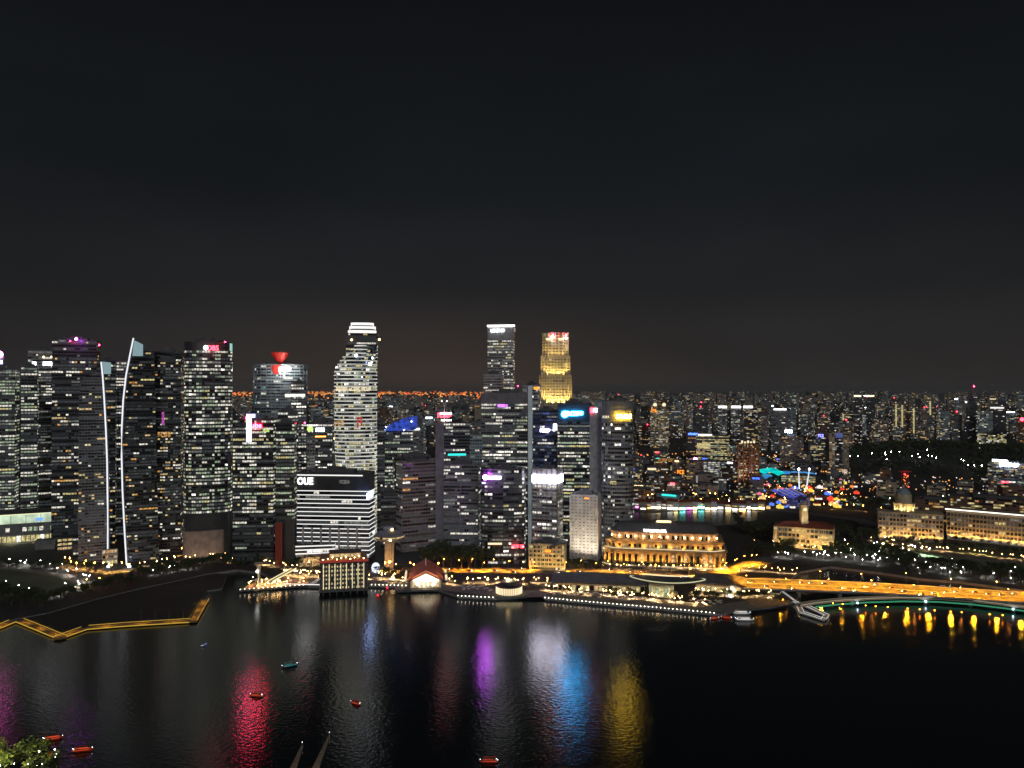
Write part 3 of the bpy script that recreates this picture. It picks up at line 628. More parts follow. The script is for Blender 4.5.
sign(T, 0, 0, 542.5, 544.5, L['cream'], 'bar', AB=((X(488, 838), 838), (X(502, 838), 838)), name='shop_light')
T = tower('office_tower', 'pale office slab with a glowing orange corner sign left of the yellow floodlit tower', 'office tower', rect(522.5, 541, 1060, .8, 14), 386, 1060, fh=4.2, pw=3, lit=.5, pal=COOL, wall='pale')
sign(T, 534, 539.5, 387, 389.5, L['orangeglow'], 'bar', e=0); beacon(T, 518, 386, L['redsign'], .8)
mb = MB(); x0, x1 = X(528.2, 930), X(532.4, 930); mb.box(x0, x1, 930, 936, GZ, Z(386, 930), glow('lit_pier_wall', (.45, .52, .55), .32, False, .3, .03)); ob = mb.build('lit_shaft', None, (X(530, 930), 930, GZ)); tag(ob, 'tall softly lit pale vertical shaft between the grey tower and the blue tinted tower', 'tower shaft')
# ---- yellow floodlit stepped tower
Du = 1130
root = thing('office_tower', 'tall stepped stone tower floodlit yellow with two red beacons on top', 'office tower', (X(556, Du), Du + 22, GZ))
TT = Tower(); TT.root = root; TT.d = Du; TT.zt = Z(333, Du)
tiers = [(540, 571, 405, 520), (540.5, 570, 357, 405), (542.5, 569, 344, 357), (543, 568, 332.5, 344)]
tiers = [(540, 571, 375.5, 520, .0), (541.5, 569.5, 356, 375.5, .0), (543, 568, 333, 356, 0)]
stone = M['cream']
rnd = random.Random(8)
for a, b, yt, yb, _ in tiers:
    zt_, zb_ = Z(yt, Du), max(GZ, Z(yb, Du)); P = rect(a, b, Du, .8, 0)
    c0, c1, c2, c3 = P; ch = .22
    def cut(p, q, t_): return (p[0] + (q[0] - p[0]) * t_, p[1] + (q[1] - p[1]) * t_)
    O = [cut(c0, c1, ch), cut(c0, c1, 1 - ch), cut(c1, c2, ch), cut(c1, c2, 1 - ch), cut(c2, c3, ch), cut(c2, c3, 1 - ch), cut(c3, c0, ch), cut(c3, c0, 1 - ch)]
    mb = MB(); mb.prism(O, zb_, zt_, stone, M['roofgrey']); mb.build('stone_tier', root)
    mb = MB(); n = 8
    for i in range(8):
        p, q = O[i], O[(i + 1) % 8]; Ln = math.hypot(q[0] - p[0], q[1] - p[1]); tx, ty = (q[0] - p[0]) / Ln, (q[1] - p[1]) / Ln; nx, ny = ty, -tx
        if nx * -p[0] + ny * -p[1] < 0: continue
        k = max(2, int(Ln / 4.2))
        for j in range(k + 1):
            x, y = p[0] + tx * Ln * j / k, p[1] + ty * Ln * j / k
            mb.prism([(x - tx * .7, y - ty * .7), (x - tx * .7 + nx * 1.1, y - ty * .7 + ny * 1.1), (x + tx * .7 + nx * 1.1, y + ty * .7 + ny * 1.1), (x + tx * .7, y + ty * .7)], zb_, zt_ + .8, stone)
    mb.build('stone_ribs', root).name = 'rib_facing'
    nf = int((zt_ - zb_) / 4.2)
    for k in range(nf):
        za = zb_ + k * 4.2; mb = MB(); panes(mb, O, O, za + 1.4, za + 3.4, 2.1, .10 if yt > 380 or True else 0, (('white', 1), ('dim', 2)), rnd, off=.15, gap=.12, run=.1)
        mb.build('window_band', root)
cu_ = (X(555.5, Du), Du + 20)
for zf, zt2, rad, pw_ in ((Z(406, Du), Z(385, Du), 30, 62000), (Z(376.5, Du), Z(362, Du), 30, 26000), (Z(356.5, Du), Z(346, Du), 24, 8000)):
    for i, u in enumerate((-20, -12, -4, 4, 12, 20)):
        spot(root, (cu_[0] + u, Du - 4.5, zf), (cu_[0] + u * .95, Du + 3, zt2), pw_ * 1.2, (1, .74, .22), 62, .5)
for px_, py_, m_ in ((553, 334.5, 'redsign'), (566, 335, 'redsign'), (552.5, 337.5, 'spot'), (566, 338, 'spot')):
    mb = MB(); mb.ball(X(px_, Du - 5), Du - 5, Z(py_, Du - 5), 1.2, L[m_]); mb.build('beacon', root)
for px_, px2 in ((546, 551), (558, 563)):
    mb = MB(); mb.box(X(px_, Du), X(px2, Du), Du - 3, Du - 1, Z(340.5, Du), Z(338, Du), L['cream']); mb.build('crown_lamp', root)
# ---- blue glass block and the white banner block
T = tower('office_tower', 'dark blue glass tower with a small white violet sign', 'office tower', rect(533, 560, 960, .6, 6), 412, 960, fh=4.1, lit=.4, pal=COOL + (('blue', 2),), wall=mat('navy_glass', (.02, .03, .12), .3), run=.4)
sign(T, 540.5, 549.5, 429, 432, L['whitesign'], 'glyphs', off=2); sign(T, 553.5, 557, 424, 431, L['cool'], 'glyphs', off=2)
T = tower('bank_tower', 'office tower wrapped by a wide glowing white banner band with black and red marks', 'office tower', rect(532, 562.5, 850, .6, 20), 470, 850, fh=4.2, pw=2.8, lit=.5, pal=OFFICE, wall='pale', fins=5.6, fin_m='grey', blank=[(Z(484, 850), 500)])
for e, a, b in ((0, 532.5, 553.2), (1, 553.6, 562)):
    sign(T, a, b, 475.2, 482.6, L['whitesign'], 'bar', e=e, name='banner_band')
sign(T, 544.5, 548.5, 477.2, 481, M['black'], 'glyphs', off=1.5, name='banner_mark', seed=2); 
hexm = mat('sign_red', (.4, .02, .04), .5)
A, B = face_pts(T, 549.5, 553, Z(479, 850), 0, 1.5); mb = MB()
zc = Z(479, 848); hh_ = 1.9
for s_ in (-1, 1):
    cxs = (A[0] + B[0]) / 2; cys = (A[1] + B[1]) / 2 - .4
    for sgn in ((-1, 1) if s_ == 1 else (0,)):
        if sgn: mb.loft([[(cxs, cys + q, zc), (cxs + sgn * 2.6, cys + q, zc - hh_), (cxs + sgn * 2.6, cys + q, zc + hh_)] for q in (0, .3)], hexm)
mb.build('banner_logo', T.root)
# ---- blue signed tower
T = tower('bank_tower', 'dark office tower under a large glowing cyan blue sign', 'office tower', rect(557.5, 591, 935, .6, 0), 404.5, 935, fh=4.1, pw=2.6, lit=.6, pal=OFFICE, wall='black', blank=[(Z(421, 935), 500)], run=.55)
sign(T, 566, 582.5, 411.5, 415.5, L['bluesign'], 'glyphs', off=1.2, seed=12); sign(T, 562.5, 567, 411, 417.5, L['bluesign'], 'disc', off=1.2, name='logo')
sign(T, 567.5, 570.5, 412, 415.5, L['cool'], 'disc', off=1.6, name='logo')
# ---- white shaft and rounded striped tower
T = tower('office_tower', 'pale grey vertical slab tower with a small red and white sign at its top', 'office tower', rect(590, 603, 915, 1, 6), 406.5, 915, wall='pale', lit=.0, fh=4.2, band=(.3, .8), pw=30, fins=4.4, blank=[(0, 400)], plant=False)
sign(T, 590.5, 594, 408, 413, L['red'], 'bar', off=1.2); sign(T, 593.5, 598.5, 408.5, 412, L['cool'], 'glyphs', off=1.4)
mb = MB(); P = rect(594, 599, 925, 1, 0); mb.prism(P, T.zt, T.zt + 7, M['bluegrey']); mb.build('roof_plant', T.root)
T = tower('bank_tower', 'rounded striped office tower with a glowing yellow sign', 'office tower', oval(601.5, 634, 880, .9, 28, .75), 402, 880, fh=4.6, pw=2.8, lit=lambda k, r: r.choice((.7, .9)) if k < .16 else r.choice((.05, .1, .3, .5)), pal=COOL, wall='grey', band=(.1, .62), ledge=.6, blank=[(Z(421, 880), 500)])
sign(T, 0, 0, 414.2, 418.6, L['yellowsign'], 'glyphs', AB=((X(616, 878), 876), (X(631.5, 878), 880)), seed=14)
sign(T, 0, 0, 415.8, 418.2, L['cream'], 'glyphs', AB=((X(603.5, 882), 886), (X(609, 880), 880)), seed=15, name='side_sign')
for px_ in (605.5, 609.5): beacon(T, px_, 402.6, L['redsign'], .7, d=890)
sign(T, 0, 0, 481, 484.5, W['yellow'], 'glyphs', AB=((X(610, 877), 877), (X(617, 877), 877)), name='facade_letters')
T = tower('apartment_tower', 'cream stone mid rise tower just left of the floodlit columned hotel', 'building', rect(570.5, 600.5, 860, .7, 10), 496, 860, fh=3.6, pw=2.4, lit=.1, pal=WARM, wall='pale', fins=4.6, finw=2.2, band=(.45, .7), run=.1)
for i in range(4): spot(T.root, (X(573 + i * 7, 835), 836, 4), (X(573 + i * 7, 860), 862, 40), 42000, (1, .84, .6), 80, .6)
sign(T, 584.5, 589, 497.4, 498.9, L['orangeglow'], 'bar')
T = tower('building', 'low golden lit block with arched shopfronts in front of the white banner tower', 'building', rect(529, 566, 822, .5, 6), 545, 822, fh=4.4, pw=2.4, lit=.45, pal=WARM, wall='cream', fins=4, band=(.2, .75), run=.2)
for i in range(6): spot(T.root, (X(531 + i * 6.5, 808), 806, 3.5), (X(531 + i * 6.5, 820), 822, 18), 5500, (1, .62, .15), 110, .5)
mb = MB(); rows = []
for i in range(9):
    u = i / 8; x = X(550 + 16 * u, 815); zz = Z(549 - 6 * math.sin(math.pi * u * .6), 815); rows.append([(x, 812, zz), (x, 828, zz), (x, 828, zz + 1.4), (x, 812, zz + 1.4)])
mb.loft(rows, M['dark']); mb.build('curved_roof', T.root)
sign(T, 545, 551, 549.5, 552, L['orangeglow'], 'bar')
#@@END3
# ================================================================== low landmarks along the water
class Frame:
    def __init__(s, px, d, rot=0, z=0):
        a = math.atan2(px - 512, F); s.o = (X(px, d), d); s.c, s.s = math.cos(-a - R(rot)), math.sin(-a - R(rot)); s.z = z
    def p(s, x, y, z=0): return (s.o[0] + x * s.c - y * s.s, s.o[1] + x * s.s + y * s.c, z + s.z)
def fb(mb, fr, name, parent):
    mb.v = [fr.p(*v) for v in mb.v]; return mb.build(name, parent)
# ---- the floodlit columned hotel
M['gold'] = mat('honey_stone', (.48, .33, .16), .75, var=.15)
fr = Frame(663.5, 836); root = thing('grand_hotel', 'grand colonnaded hotel floodlit in gold with white hotel lettering on its roof', 'hotel', (*fr.o, GZ))
def OC(w_, y0, dep, ch): return [(-w_ + ch, y0), (w_ - ch, y0), (w_, y0 + ch * .9), (w_, dep), (-w_, dep), (-w_, y0 + ch * .9)]
def tier(name, w_, y0, dep, ch, z0, z1, m, top=None):
    mb = MB(); mb.prism(OC(w_, y0, dep, ch), z0, z1, m, top); fb(mb, fr, name, root)
tier('wall', 66, 0, 64, 10, GZ, 20, M['gold']); tier('cornice', 67.6, -1.6, 65, 10.4, 20.01, 21.2, M['gold'])
tier('attic', 63, 4, 60, 9.5, 21.21, 28.5, M['gold']); tier('cornice', 64.4, 2.8, 61, 9.9, 28.51, 29.4, M['gold'])
tier('upper_storey', 58, 10, 56, 7, 29.41, 38, M['pinkish']); tier('cornice', 59, 9.2, 57, 7.3, 38.01, 38.8, M['brown'])
tier('plinth', 68, -3, 66, 11, GZ - .4, GZ + 1.3, M['pale'])
mb = MB(); o0 = OC(57, 11, 55, 7); o1 = [(x * .86, 33 + (y - 33) * .5) for x, y in o0]
mb.loft([[(x, y, 38.81) for x, y in o0], [(x, y, 46) for x, y in o1]], M['roofgrey']); fb(mb, fr, 'roof', root)
def along(pts, step, off):
    for (a, b) in zip(pts, pts[1:]):
        Ln = math.hypot(b[0] - a[0], b[1] - a[1]); k = max(1, int(Ln / step)); tx, ty = (b[0] - a[0]) / Ln, (b[1] - a[1]) / Ln
        for j in range(k):
            u = Ln * (j + .5) / k; yield a[0] + tx * u + ty * off, a[1] + ty * u - tx * off, tx, ty
front = lambda w_, y0, ch: [(-w_, y0 + ch * .9), (-w_ + ch, y0), (w_ - ch, y0), (w_, y0 + ch * .9)]
for x, y, tx, ty in along(front(66, 0, 10), 6.3, .9):
    mb = MB(); mb.cyl(x, y, .95, GZ + 1.3, 18.6, M['gold'], 8, .8); mb.box(x - 1.2, x + 1.2, y - 1.1, y + 1.1, 18.6, 20, M['gold']); fb(mb, fr, 'column', root)
for (w_, y0, ch, z0, hh_, st, pal) in ((66, 0, 10, 5, 11, 6.3, 'warm'), (63, 4, 9.5, 23, 3.2, 5.6, 'warm'), (58, 10, 7, 31, 4.2, 5, 'orange')):
    rnd = random.Random(int(z0))
    for x, y, tx, ty in along(front(w_, y0, ch), st, .12):
        mb = MB(); x += tx * st / 2; y += ty * st / 2; m_ = W[pal] if rnd.random() < .25 else M['glass']; q = 1.5 if hh_ > 5 else 1.3
        mb.poly([(x - tx * q, y - ty * q, z0), (x + tx * q, y + ty * q, z0), (x + tx * q, y + ty * q, z0 + hh_), (x - tx * q, y - ty * q, z0 + hh_)], m_); fb(mb, fr, 'window', root)
mb = MB()
for a, b in zip(front(64.9, 2.0, 10), front(64.9, 2.0, 10)[1:]): mb.poly([(a[0], a[1], 21.3), (b[0], b[1], 21.3), (b[0], b[1], 22.0), (a[0], a[1], 22.0)], L['cream'])
fb(mb, fr, 'cornice_light', root)
mb = MB()
for a, b in zip(front(67, -1, 10), front(67, -1, 10)[1:]):
    mb.poly([(a[0], a[1] - 2.2, GZ + 1.5), (b[0], b[1] - 2.2, GZ + 1.5), (b[0], b[1] - 2.2, GZ + 2.1), (a[0], a[1] - 2.2, GZ + 2.1)], L['cream'])
fb(mb, fr, 'plinth_light', root)
for x, y, tx, ty in along(front(59.5, 8.6, 7), 8.3, .5):
    mb = MB(); mb.ball(x, y, 34.2, .62, L['spotwarm']); fb(mb, fr, 'wall_lantern', root)
    q = fr.p(x, y, 30.2); q2 = fr.p(x, y + 3, 38); spot(root, q, q2, 2600, (1, .5, .1), 110, .3)
for x, y, tx, ty in along(front(66, 0, 10), 6.3, 2.6):
    x += tx * 3.1; y += ty * 3.1; q = fr.p(x, y, GZ + 1.6); q2 = fr.p(x - ty * 2.2, y + tx * 2.2, 19); spot(root, q, q2, 30000, (1, .50, .08), 64, .25)
for x, y, tx, ty in along(front(65.5, .8, 10), 13, 0):
    spot(root, fr.p(x, y, 22.3), fr.p(x, y + 5, 28), 4200, (1, .50, .08), 120, .3)
mb = MB()
for i in range(26):
    a = 2 * math.pi * i / 26; mb.ball(0 + 7.5 * math.cos(a), 30 + 4 * math.sin(a), 47.3, .7, L['yellowsign'] if False else glow('lantern_light', (1, .75, .2), 8) if i == 0 else L['warm'], 6, 3)
mb.cyl(0, 30, 7, 46, 47, M['gold'], 16); fb(mb, fr, 'roof_lantern', root)
A, B = fr.p(-22, 8.4)[:2], fr.p(3, 8.4)[:2]; T = Tower(); T.root = root
def sign_z(T, A, B, z0, z1, m, kind, text='', name='sign', seed=1):
    ya = (A[1] + B[1]) / 2; return sign(T, 0, 0, HY - (z1 - H) * F / ya, HY - (z0 - H) * F / ya, m, kind, text, AB=(A, B), name=name, seed=seed)
sign_z(T, A, B, 39, 42, L['white'], 'text', 'THE FULLERTON HOTEL')
# ---- glass hotel block standing in the water, crowned with a red lit terrace
fr = Frame(344, 735); root = thing('water_hotel', 'boxy hotel on dark piles with white lit vertical fins and a red lit terrace', 'hotel', (*fr.o, 0))
mb = MB(); mb.box(-22, 22, 0, 42, 5, 31, M['black'], M['roofdark']); fb(mb, fr, 'wall', root)
mb = MB(); mb.box(-23, 23, -1.5, 43, 3.2, 4.99, M['dark']); fb(mb, fr, 'deck', root)
for i in range(7):
    mb = MB(); x = -19 + 38 * i / 6; mb.cyl(x, 1, .7, -2, 3.2, M['dark'], 7); mb.cyl(x, 30, .7, -2, 3.2, M['dark'], 7); fb(mb, fr, 'pile', root)
for i in range(8):
    mb = MB(); x = -18.8 + 37.6 * i / 7 ; mb.box(x - .28, x + .28, -1.0, -.05, 6, 29.5, L['cream']); fb(mb, fr, 'light_fin', root)
rnd = random.Random(3)
for k in range(6):
    mb = MB(); z = 6.2 + k * 4
    for j in range(15):
        x = -19.3 + 38.6 * (j + .5) / 15 - .6
        m_ = W['yellow'] if rnd.random() < .55 else W['warm'] if rnd.random() < .6 else W['dim'] if rnd.random() < .5 else M['glass']
        mb.poly([(x - .6, -.12, z), (x + .6, -.12, z), (x + .6, -.12, z + 1.8), (x - .6, -.12, z + 1.8)], m_)
    for j in range(9):
        y = 3 + j * 4.3; m_ = W['white'] if rnd.random() < .5 else M['glass']
        mb.poly([(22.12, y, z), (22.12, y + 2, z), (22.12, y + 2, z + 2), (22.12, y, z + 2)], m_)
    fb(mb, fr, 'window_band', root)
mb = MB(); mb.box(-23, 23, -1.6, -.9, 31.2, 33.2, glow('red_terrace_light', (.9, .07, .03), .30)); fb(mb, fr, 'red_screen', root)
mb = MB(); mb.box(-22.5, 22.5, -.8, 42, 31.01, 31.6, M['wood']); fb(mb, fr, 'terrace', root)
mb = MB(); mb.box(-14, 17, 18, 36, 31.61, 36, M['brown'], M['roofdark']); fb(mb, fr, 'penthouse', root)
mb = MB(); mb.box(-13, 16, 17.6, 17.95, 32.2, 35.3, W['warm']); fb(mb, fr, 'window_band', root)
for i in range(10):
    mb = MB(); mb.ball(-19 + i * 4.2, 4 + (i % 3) * 5, 33, .4, L['spotwarm'], 6, 3); fb(mb, fr, 'terrace_lamp', root)
mb = MB()
for i in range(5): mb.loft([[(x, 8 + i * 6 + q, 31.7 + z) for x, z in ((-8, 0), (-6.9, 0), (-7.4, 3))] for q in (0, .7)], M['leafB'])
# ---- red roofed pier hall
fr = Frame(426, 752); root = thing('pier_hall', 'old pier hall with a steep red roof and a bright white gable on the water', 'pier hall', (*fr.o, 0))
mb = MB(); mb.box(-30, 46, -9, 30, .8, 2.4, M['dark']); fb(mb, fr, 'deck', root)
for i in range(9):
    mb = MB(); mb.cyl(-27 + i * 8.8, -7, .6, -2, .8, M['dark'], 7); fb(mb, fr, 'pile', root)
mb = MB(); mb.box(-15, 15, 0, 46, 2.41, 9, M['white']); fb(mb, fr, 'wall', root)
mb = MB(); rows = []
prof = [(-17, 8.8), (-10.5, 14.2), (0, 19.5), (10.5, 14.2), (17, 8.8)]
for y in (-.8, 50): rows.append([(x, y, z) for x, z in prof])
mb.loft(rows, M['redroof']); fb(mb, fr, 'roof', root)
mb = MB(); mb.loft([[(-14.5, y, 9.4), (14.5, y, 9.4), (0, y, 16.5)] for y in (-1.6, -.85)], M['white']); fb(mb, fr, 'gable', root)
for s_ in (-1, 1):
    mb = MB(); mb.box(s_ * 20 - 1.4, s_ * 20 + 1.4, 0, 44, 8.5, 9.2, M['white']); fb(mb, fr, 'canopy', root)
    mb = MB(); mb.box(s_ * 20 - .5, s_ * 20 + .5, 0, 44, 9.25, 9.5, L['cream']); fb(mb, fr, 'light_line', root)
for i in range(8):
    mb = MB(); mb.cyl(-14 + 4 * i, -1.2, .45, 2.4, 9.3, M['white'], 8); fb(mb, fr, 'column', root)
mb = MB()
for i in range(7): mb.poly([(-13.4 + 4 * i, -.1, 3), (-10.7 + 4 * i, -.1, 3), (-10.7 + 4 * i, -.1, 8), (-13.4 + 4 * i, -.1, 8)], W['warm'])
fb(mb, fr, 'door_row', root)
mb = MB(); mb.cyl(0, 20, .35, 19.4, 27, M['white'], 6); fb(mb, fr, 'spire', root)
spot(root, fr.p(-8, -9, 4), fr.p(-4, -1, 13), 20000, (1, .85, .55), 110, .4); spot(root, fr.p(8, -9, 4), fr.p(4, -1, 13), 20000, (1, .85, .55), 110, .4)
spot(root, fr.p(-24, 10, 12), fr.p(-6, 20, 15), 9000, (1, .55, .25), 120, .4); spot(root, fr.p(24, 10, 12), fr.p(6, 20, 15), 9000, (1, .55, .25), 120, .4)
spot(root, fr.p(0, -9, 4), fr.p(0, -1, 6), 3000, (1, .8, .5), 150, .4)
# ---- round lantern pavilion
fr = Frame(509, 722); root = thing('round_pavilion', 'round drum pavilion glowing with vertical cream light slats at the water edge', 'pavilion', (*fr.o, 0))
mb = MB(); mb.cyl(0, 12, 13.5, .6, 2.2, M['dark'], 24); mb.cyl(0, 12, 4, -2, .6, M['dark'], 10); fb(mb, fr, 'deck', root)
mb = MB(); mb.cyl(0, 12, 11.6, 2.21, 9, M['cream'], 28, 12); fb(mb, fr, 'wall', root)
for i in range(22):
    a = -math.pi + math.pi * (i + .5) / 22; x, y = 12.2 * math.cos(a), 12 + 12.2 * math.sin(a); tx, ty = -math.sin(a) * .5, math.cos(a) * .5
    mb = MB(); nx, ny = math.cos(a) * .35, math.sin(a) * .35
    mb.prism([(x - tx, y - ty), (x - tx + nx, y - ty + ny), (x + tx + nx, y + ty + ny), (x + tx, y + ty)], 2.6, 8.7, L['cream']); fb(mb, fr, 'light_slat', root)
mb = MB(); mb.cyl(0, 12, 12.6, 9.01, 9.6, M['roofdark'], 28); mb.cyl(0, 12, 5.5, 9.6, 13, M['dark'], 14); mb.cyl(0, 12, 7, 13, 13.6, M['pale'], 16); fb(mb, fr, 'roof', root)
mb = MB(); mb.ball(-1, 8, 15.4, 1.8, L['warm']); mb.ball(2, 9, 15, 1.3, L['cream']); fb(mb, fr, 'roof_lamp', root)
# ---- saucer topped tower
fr = Frame(389.5, 826); root = thing('saucer_tower', 'concrete tower with a wide revolving restaurant disc on top near the quay', 'tower', (*fr.o, GZ))
mb = MB(); mb.cyl(0, 10, 4.6, GZ, 31, M['beige'], 14); fb(mb, fr, 'shaft', root)
for i in range(6):
    a = -math.pi * (i + .5) / 6; mb = MB(); mb.box(4.8 * math.cos(a) - .35, 4.8 * math.cos(a) + .35, 10 + 4.8 * math.sin(a) - .35, 10 + 4.8 * math.sin(a) + .35, GZ, 30, M['cream']); fb(mb, fr, 'rib', root)
mb = MB(); ring = lambda r, z: [(r * math.cos(i * math.pi / 14), 10 + r * math.sin(i * math.pi / 14), z) for i in range(28)]
mb.loft([ring(6, 31), ring(14.5, 33.5), ring(16.2, 36), ring(16.2, 38), ring(13, 41), ring(6, 42.5)], M['grey']); fb(mb, fr, 'disc', root)
mb = MB(); r0 = ring(16.3, 0); 
rnd = random.Random(2)
for i in range(14, 28):
    a, b = r0[i % 28], r0[(i + 1) % 28]; mb.poly([(a[0], a[1], 36.2), (b[0], b[1], 36.2), (b[0], b[1], 37.6), (a[0], a[1], 37.6)], W['warm'] if rnd.random() < .8 else M['glass'])
fb(mb, fr, 'window_band', root)
mb = MB(); mb.cyl(-1, 10, 5.5, 42.4, 46, M['pale'], 12); fb(mb, fr, 'roof_plant', root)
mb = MB(); mb.ball(3, 5, 44.5, 1.5, L['warm']); mb.ball(1, -6.3, 35, .8, L['spotwarm']); fb(mb, fr, 'lamp', root)
spot(root, fr.p(-4, -4, 3), fr.p(0, 8, 20), 3500, (1, .65, .25), 90, .3); spot(root, fr.p(4, -4, 3), fr.p(0, 8, 30), 3500, (1, .65, .25), 90, .3)
spot(root, fr.p(0, -18, 15), fr.p(0, 5, 34), 3000, (1, .7, .4), 90, .3)
# ---- white glowing sphere dome beside it
x, y = X(376, 812), 812; mb = MB(); mb.ball(x, y, 8, 4.5, glow('dome_light', (.8, .86, 1), 1.2), 14, 8, 1.2); tag(mb.build('glowing_dome', None, (x, y, GZ)), 'small white glowing dome at the corner of the white lined office block', 'dome')
# ---- quay deck with funnel column
L['edge'] = glow('edge_light_warmwhite', (1, .9, .72), 16)
fr = Frame(275.5, 752); root = thing('quay_deck', 'square timber quay deck on the water edged with small white lights', 'pier', (*fr.o, 0))
mb = MB(); mb.loft([[(-33, 0, z), (32, 0, z), (32, 34, z), (-14, 40, z)] for z in (.8, 2.9)], M['dark'], True, M['wood']); fb(mb, fr, 'deck', root)
for i in range(10):
    mb = MB(); mb.cyl(-31 + i * 6.8, 1, .6, -2, .8, M['dark'], 7); fb(mb, fr, 'pile', root)
for i in range(16):
    mb = MB(); mb.ball(-32 + i * 4.2, -.1, 3.2, .26, L['edge'], 6, 3); fb(mb, fr, 'edge_lamp', root)
root = thing('funnel_column', 'flared white lit column rising from the timber quay deck', 'column', fr.p(-15, 3, 2.9))
mb = MB(); ring = lambda r, z: [(-15 + r * math.cos(i * math.pi / 8), 3 + r * math.sin(i * math.pi / 8), z) for i in range(16)]
mb.loft([ring(2.1, 2.9), ring(1.5, 10), ring(1.3, 17), ring(2.2, 23), ring(3.9, 27)], M['cream']); fb(mb, fr, 'shaft', root)
mb = MB(); mb.ball(-16.5, 1.2, 19, 1.3, L['cool']); fb(mb, fr, 'lamp', root)
spot(root, fr.p(-15, -4, 3.2), fr.p(-15, 3, 14), 6000, (1, .75, .4), 90, .3); spot(root, fr.p(-20, 0, 3.2), fr.p(-15, 3, 24), 5000, (1, .75, .4), 70, .3)
root = thing('glass_walkway', 'long lit glass canopy running diagonally back from the timber quay deck', 'canopy', fr.p(6, 20, 2.9))
for k, o_ in enumerate((0, 5)):
    mb = MB(); a, b = (-7 + o_, 2), (16 + o_, 52)
    mb.tube([fr.p(a[0], a[1], 8.2), fr.p(b[0], b[1], 8.2)], .75, glow('canopy_edge', (1, .86, .45), .9), 6); mb.build('light_edge', root)
mb = MB(); mb.loft([[fr.p(-7, 2, z), fr.p(-2, 2, z), fr.p(21, 52, z), fr.p(16, 52, z)] for z in (8.0, 8.3)], M['metal']); mb.build('roof', root)
for i in range(6):
    q = fr.p(-4 + i * 4.2, 4 + i * 9, 0); mb = MB(); mb.cyl(q[0], q[1], .3, 2.9, 8, M['metal'], 6); mb.build('post', root)
mb = MB(); a, b = G(283, 584.5), G(322, 585.5); mb.tube([(a[0], a[1], 3.6), (b[0], b[1], 3.6)], .45, L['strip']); tag(mb.build('railing_light', None, (a[0], a[1], GZ)), 'straight white light rail along the quay edge left of the water hotel', 'railing')
# slanted gangway
mb = MB(); a, b = fr.p(32, -1, 2.6), fr.p(42, 22, 3); mb.tube([a, b], .4, L['softstrip']); a, b = fr.p(34.5, -1, 2.6), fr.p(44.5, 22, 3); mb.tube([a, b], .4, L['softstrip']); tag(mb.build('gangway', None, (a[0], a[1], 0)), 'slanted white gangway at the right end of the timber quay deck', 'gangway')
# ---- long low promenade building with dark flat roof, glass drum and ship shaped roof ring
def lowhall(name, label, px0, px1, dpt, h, d, lit_m, m='dark'):
    fr = Frame((px0 + px1) / 2, d); w_ = (px1 - px0) / F * d / 2; root = thing(name, label, 'restaurant building', (*fr.o, GZ))
    mb = MB(); mb.box(-w_, w_, 0, dpt, GZ, GZ + h, M['beige']); fb(mb, fr, 'wall', root)
    mb = MB(); rows = []
    n = 14
    for i in range(n + 1):
        x = -w_ - 2 + (2 * w_ + 4) * i / n; zz = GZ + h + .05 + 1.6 * math.sin(math.pi * i / n)
        rows.append([(x, -3, zz), (x, dpt + 3, zz + 2.4), (x, dpt + 3, zz + 3.0), (x, -3, zz + .6)])
    mb.loft(rows, M['roofgrey']); fb(mb, fr, 'roof', root)
    k = int(w_ * 2 / 4.2); rnd = random.Random(int(px0)); mb = MB()
    for j in range(k):
        x = -w_ + (j + .5) * 2 * w_ / k; m_ = W['warm'] if rnd.random() < .45 else W['yellow'] if rnd.random() < .4 else M['glass']
        mb.poly([(x - 1.7, -.12, GZ + .6), (x + 1.7, -.12, GZ + .6), (x + 1.7, -.12, GZ + h - 1.5), (x - 1.7, -.12, GZ + h - 1.5)], m_)
    fb(mb, fr, 'window_row', root)
    return fr, root, w_
lowhall('restaurant_hall', 'long low promenade hall under a dark grey curved roof left of the glass drum', 553, 644, 26, 7, 737, 'warm')
lowhall('restaurant_hall', 'low promenade hall under a dark grey curved roof right of the glass drum', 696, 740, 26, 7, 733, 'warm')
fr = Frame(661, 712); root = thing('drum_restaurant', 'round glass restaurant drum beneath a ship shaped roof outlined in pale light', 'restaurant building', (*fr.o, GZ))
mb = MB(); mb.cyl(0, 14, 10.5, GZ, 13, M['cream'], 20, 11.5); fb(mb, fr, 'wall', root)
mb = MB()
for i in range(9):
    a = -math.pi + math.pi * (i + .5) / 9; x, y = 11 * math.cos(a), 14 + 11 * math.sin(a); tx, ty = -math.sin(a) * 1.5, math.cos(a) * 1.5
    mb.poly([(x - tx, y - ty, 4), (x + tx, y + ty, 4), (x * 1.04 + tx, y - .4 + ty, 11.5), (x * 1.04 - tx, y - .4 - ty, 11.5)], W['green'] if i % 2 else W['yellow'])
fb(mb, fr, 'window_row', root)
def leafring(k, z, n=32):
    return [(6 + 34 * k * math.cos(2 * math.pi * i / n) * (1 if math.cos(2 * math.pi * i / n) > 0 else 1.02), 20 + 11 * k * math.sin(2 * math.pi * i / n) * abs(math.sin(2 * math.pi * i / n)) ** .25, z + 2.2 * abs(math.cos(2 * math.pi * i / n)) ** 2) for i in range(n)]
mb = MB(); mb.loft([leafring(.9, 13.2), leafring(1.0, 15), leafring(.88, 16.2)], M['dark']); fb(mb, fr, 'roof', root)
mb = MB(); mb.tube(leafring(1.02, 15.1) + [leafring(1.02, 15.1)[0]], .5, glow('roof_edge_light', (1, .95, .55), .62), 6); fb(mb, fr, 'roof_edge_light', root)
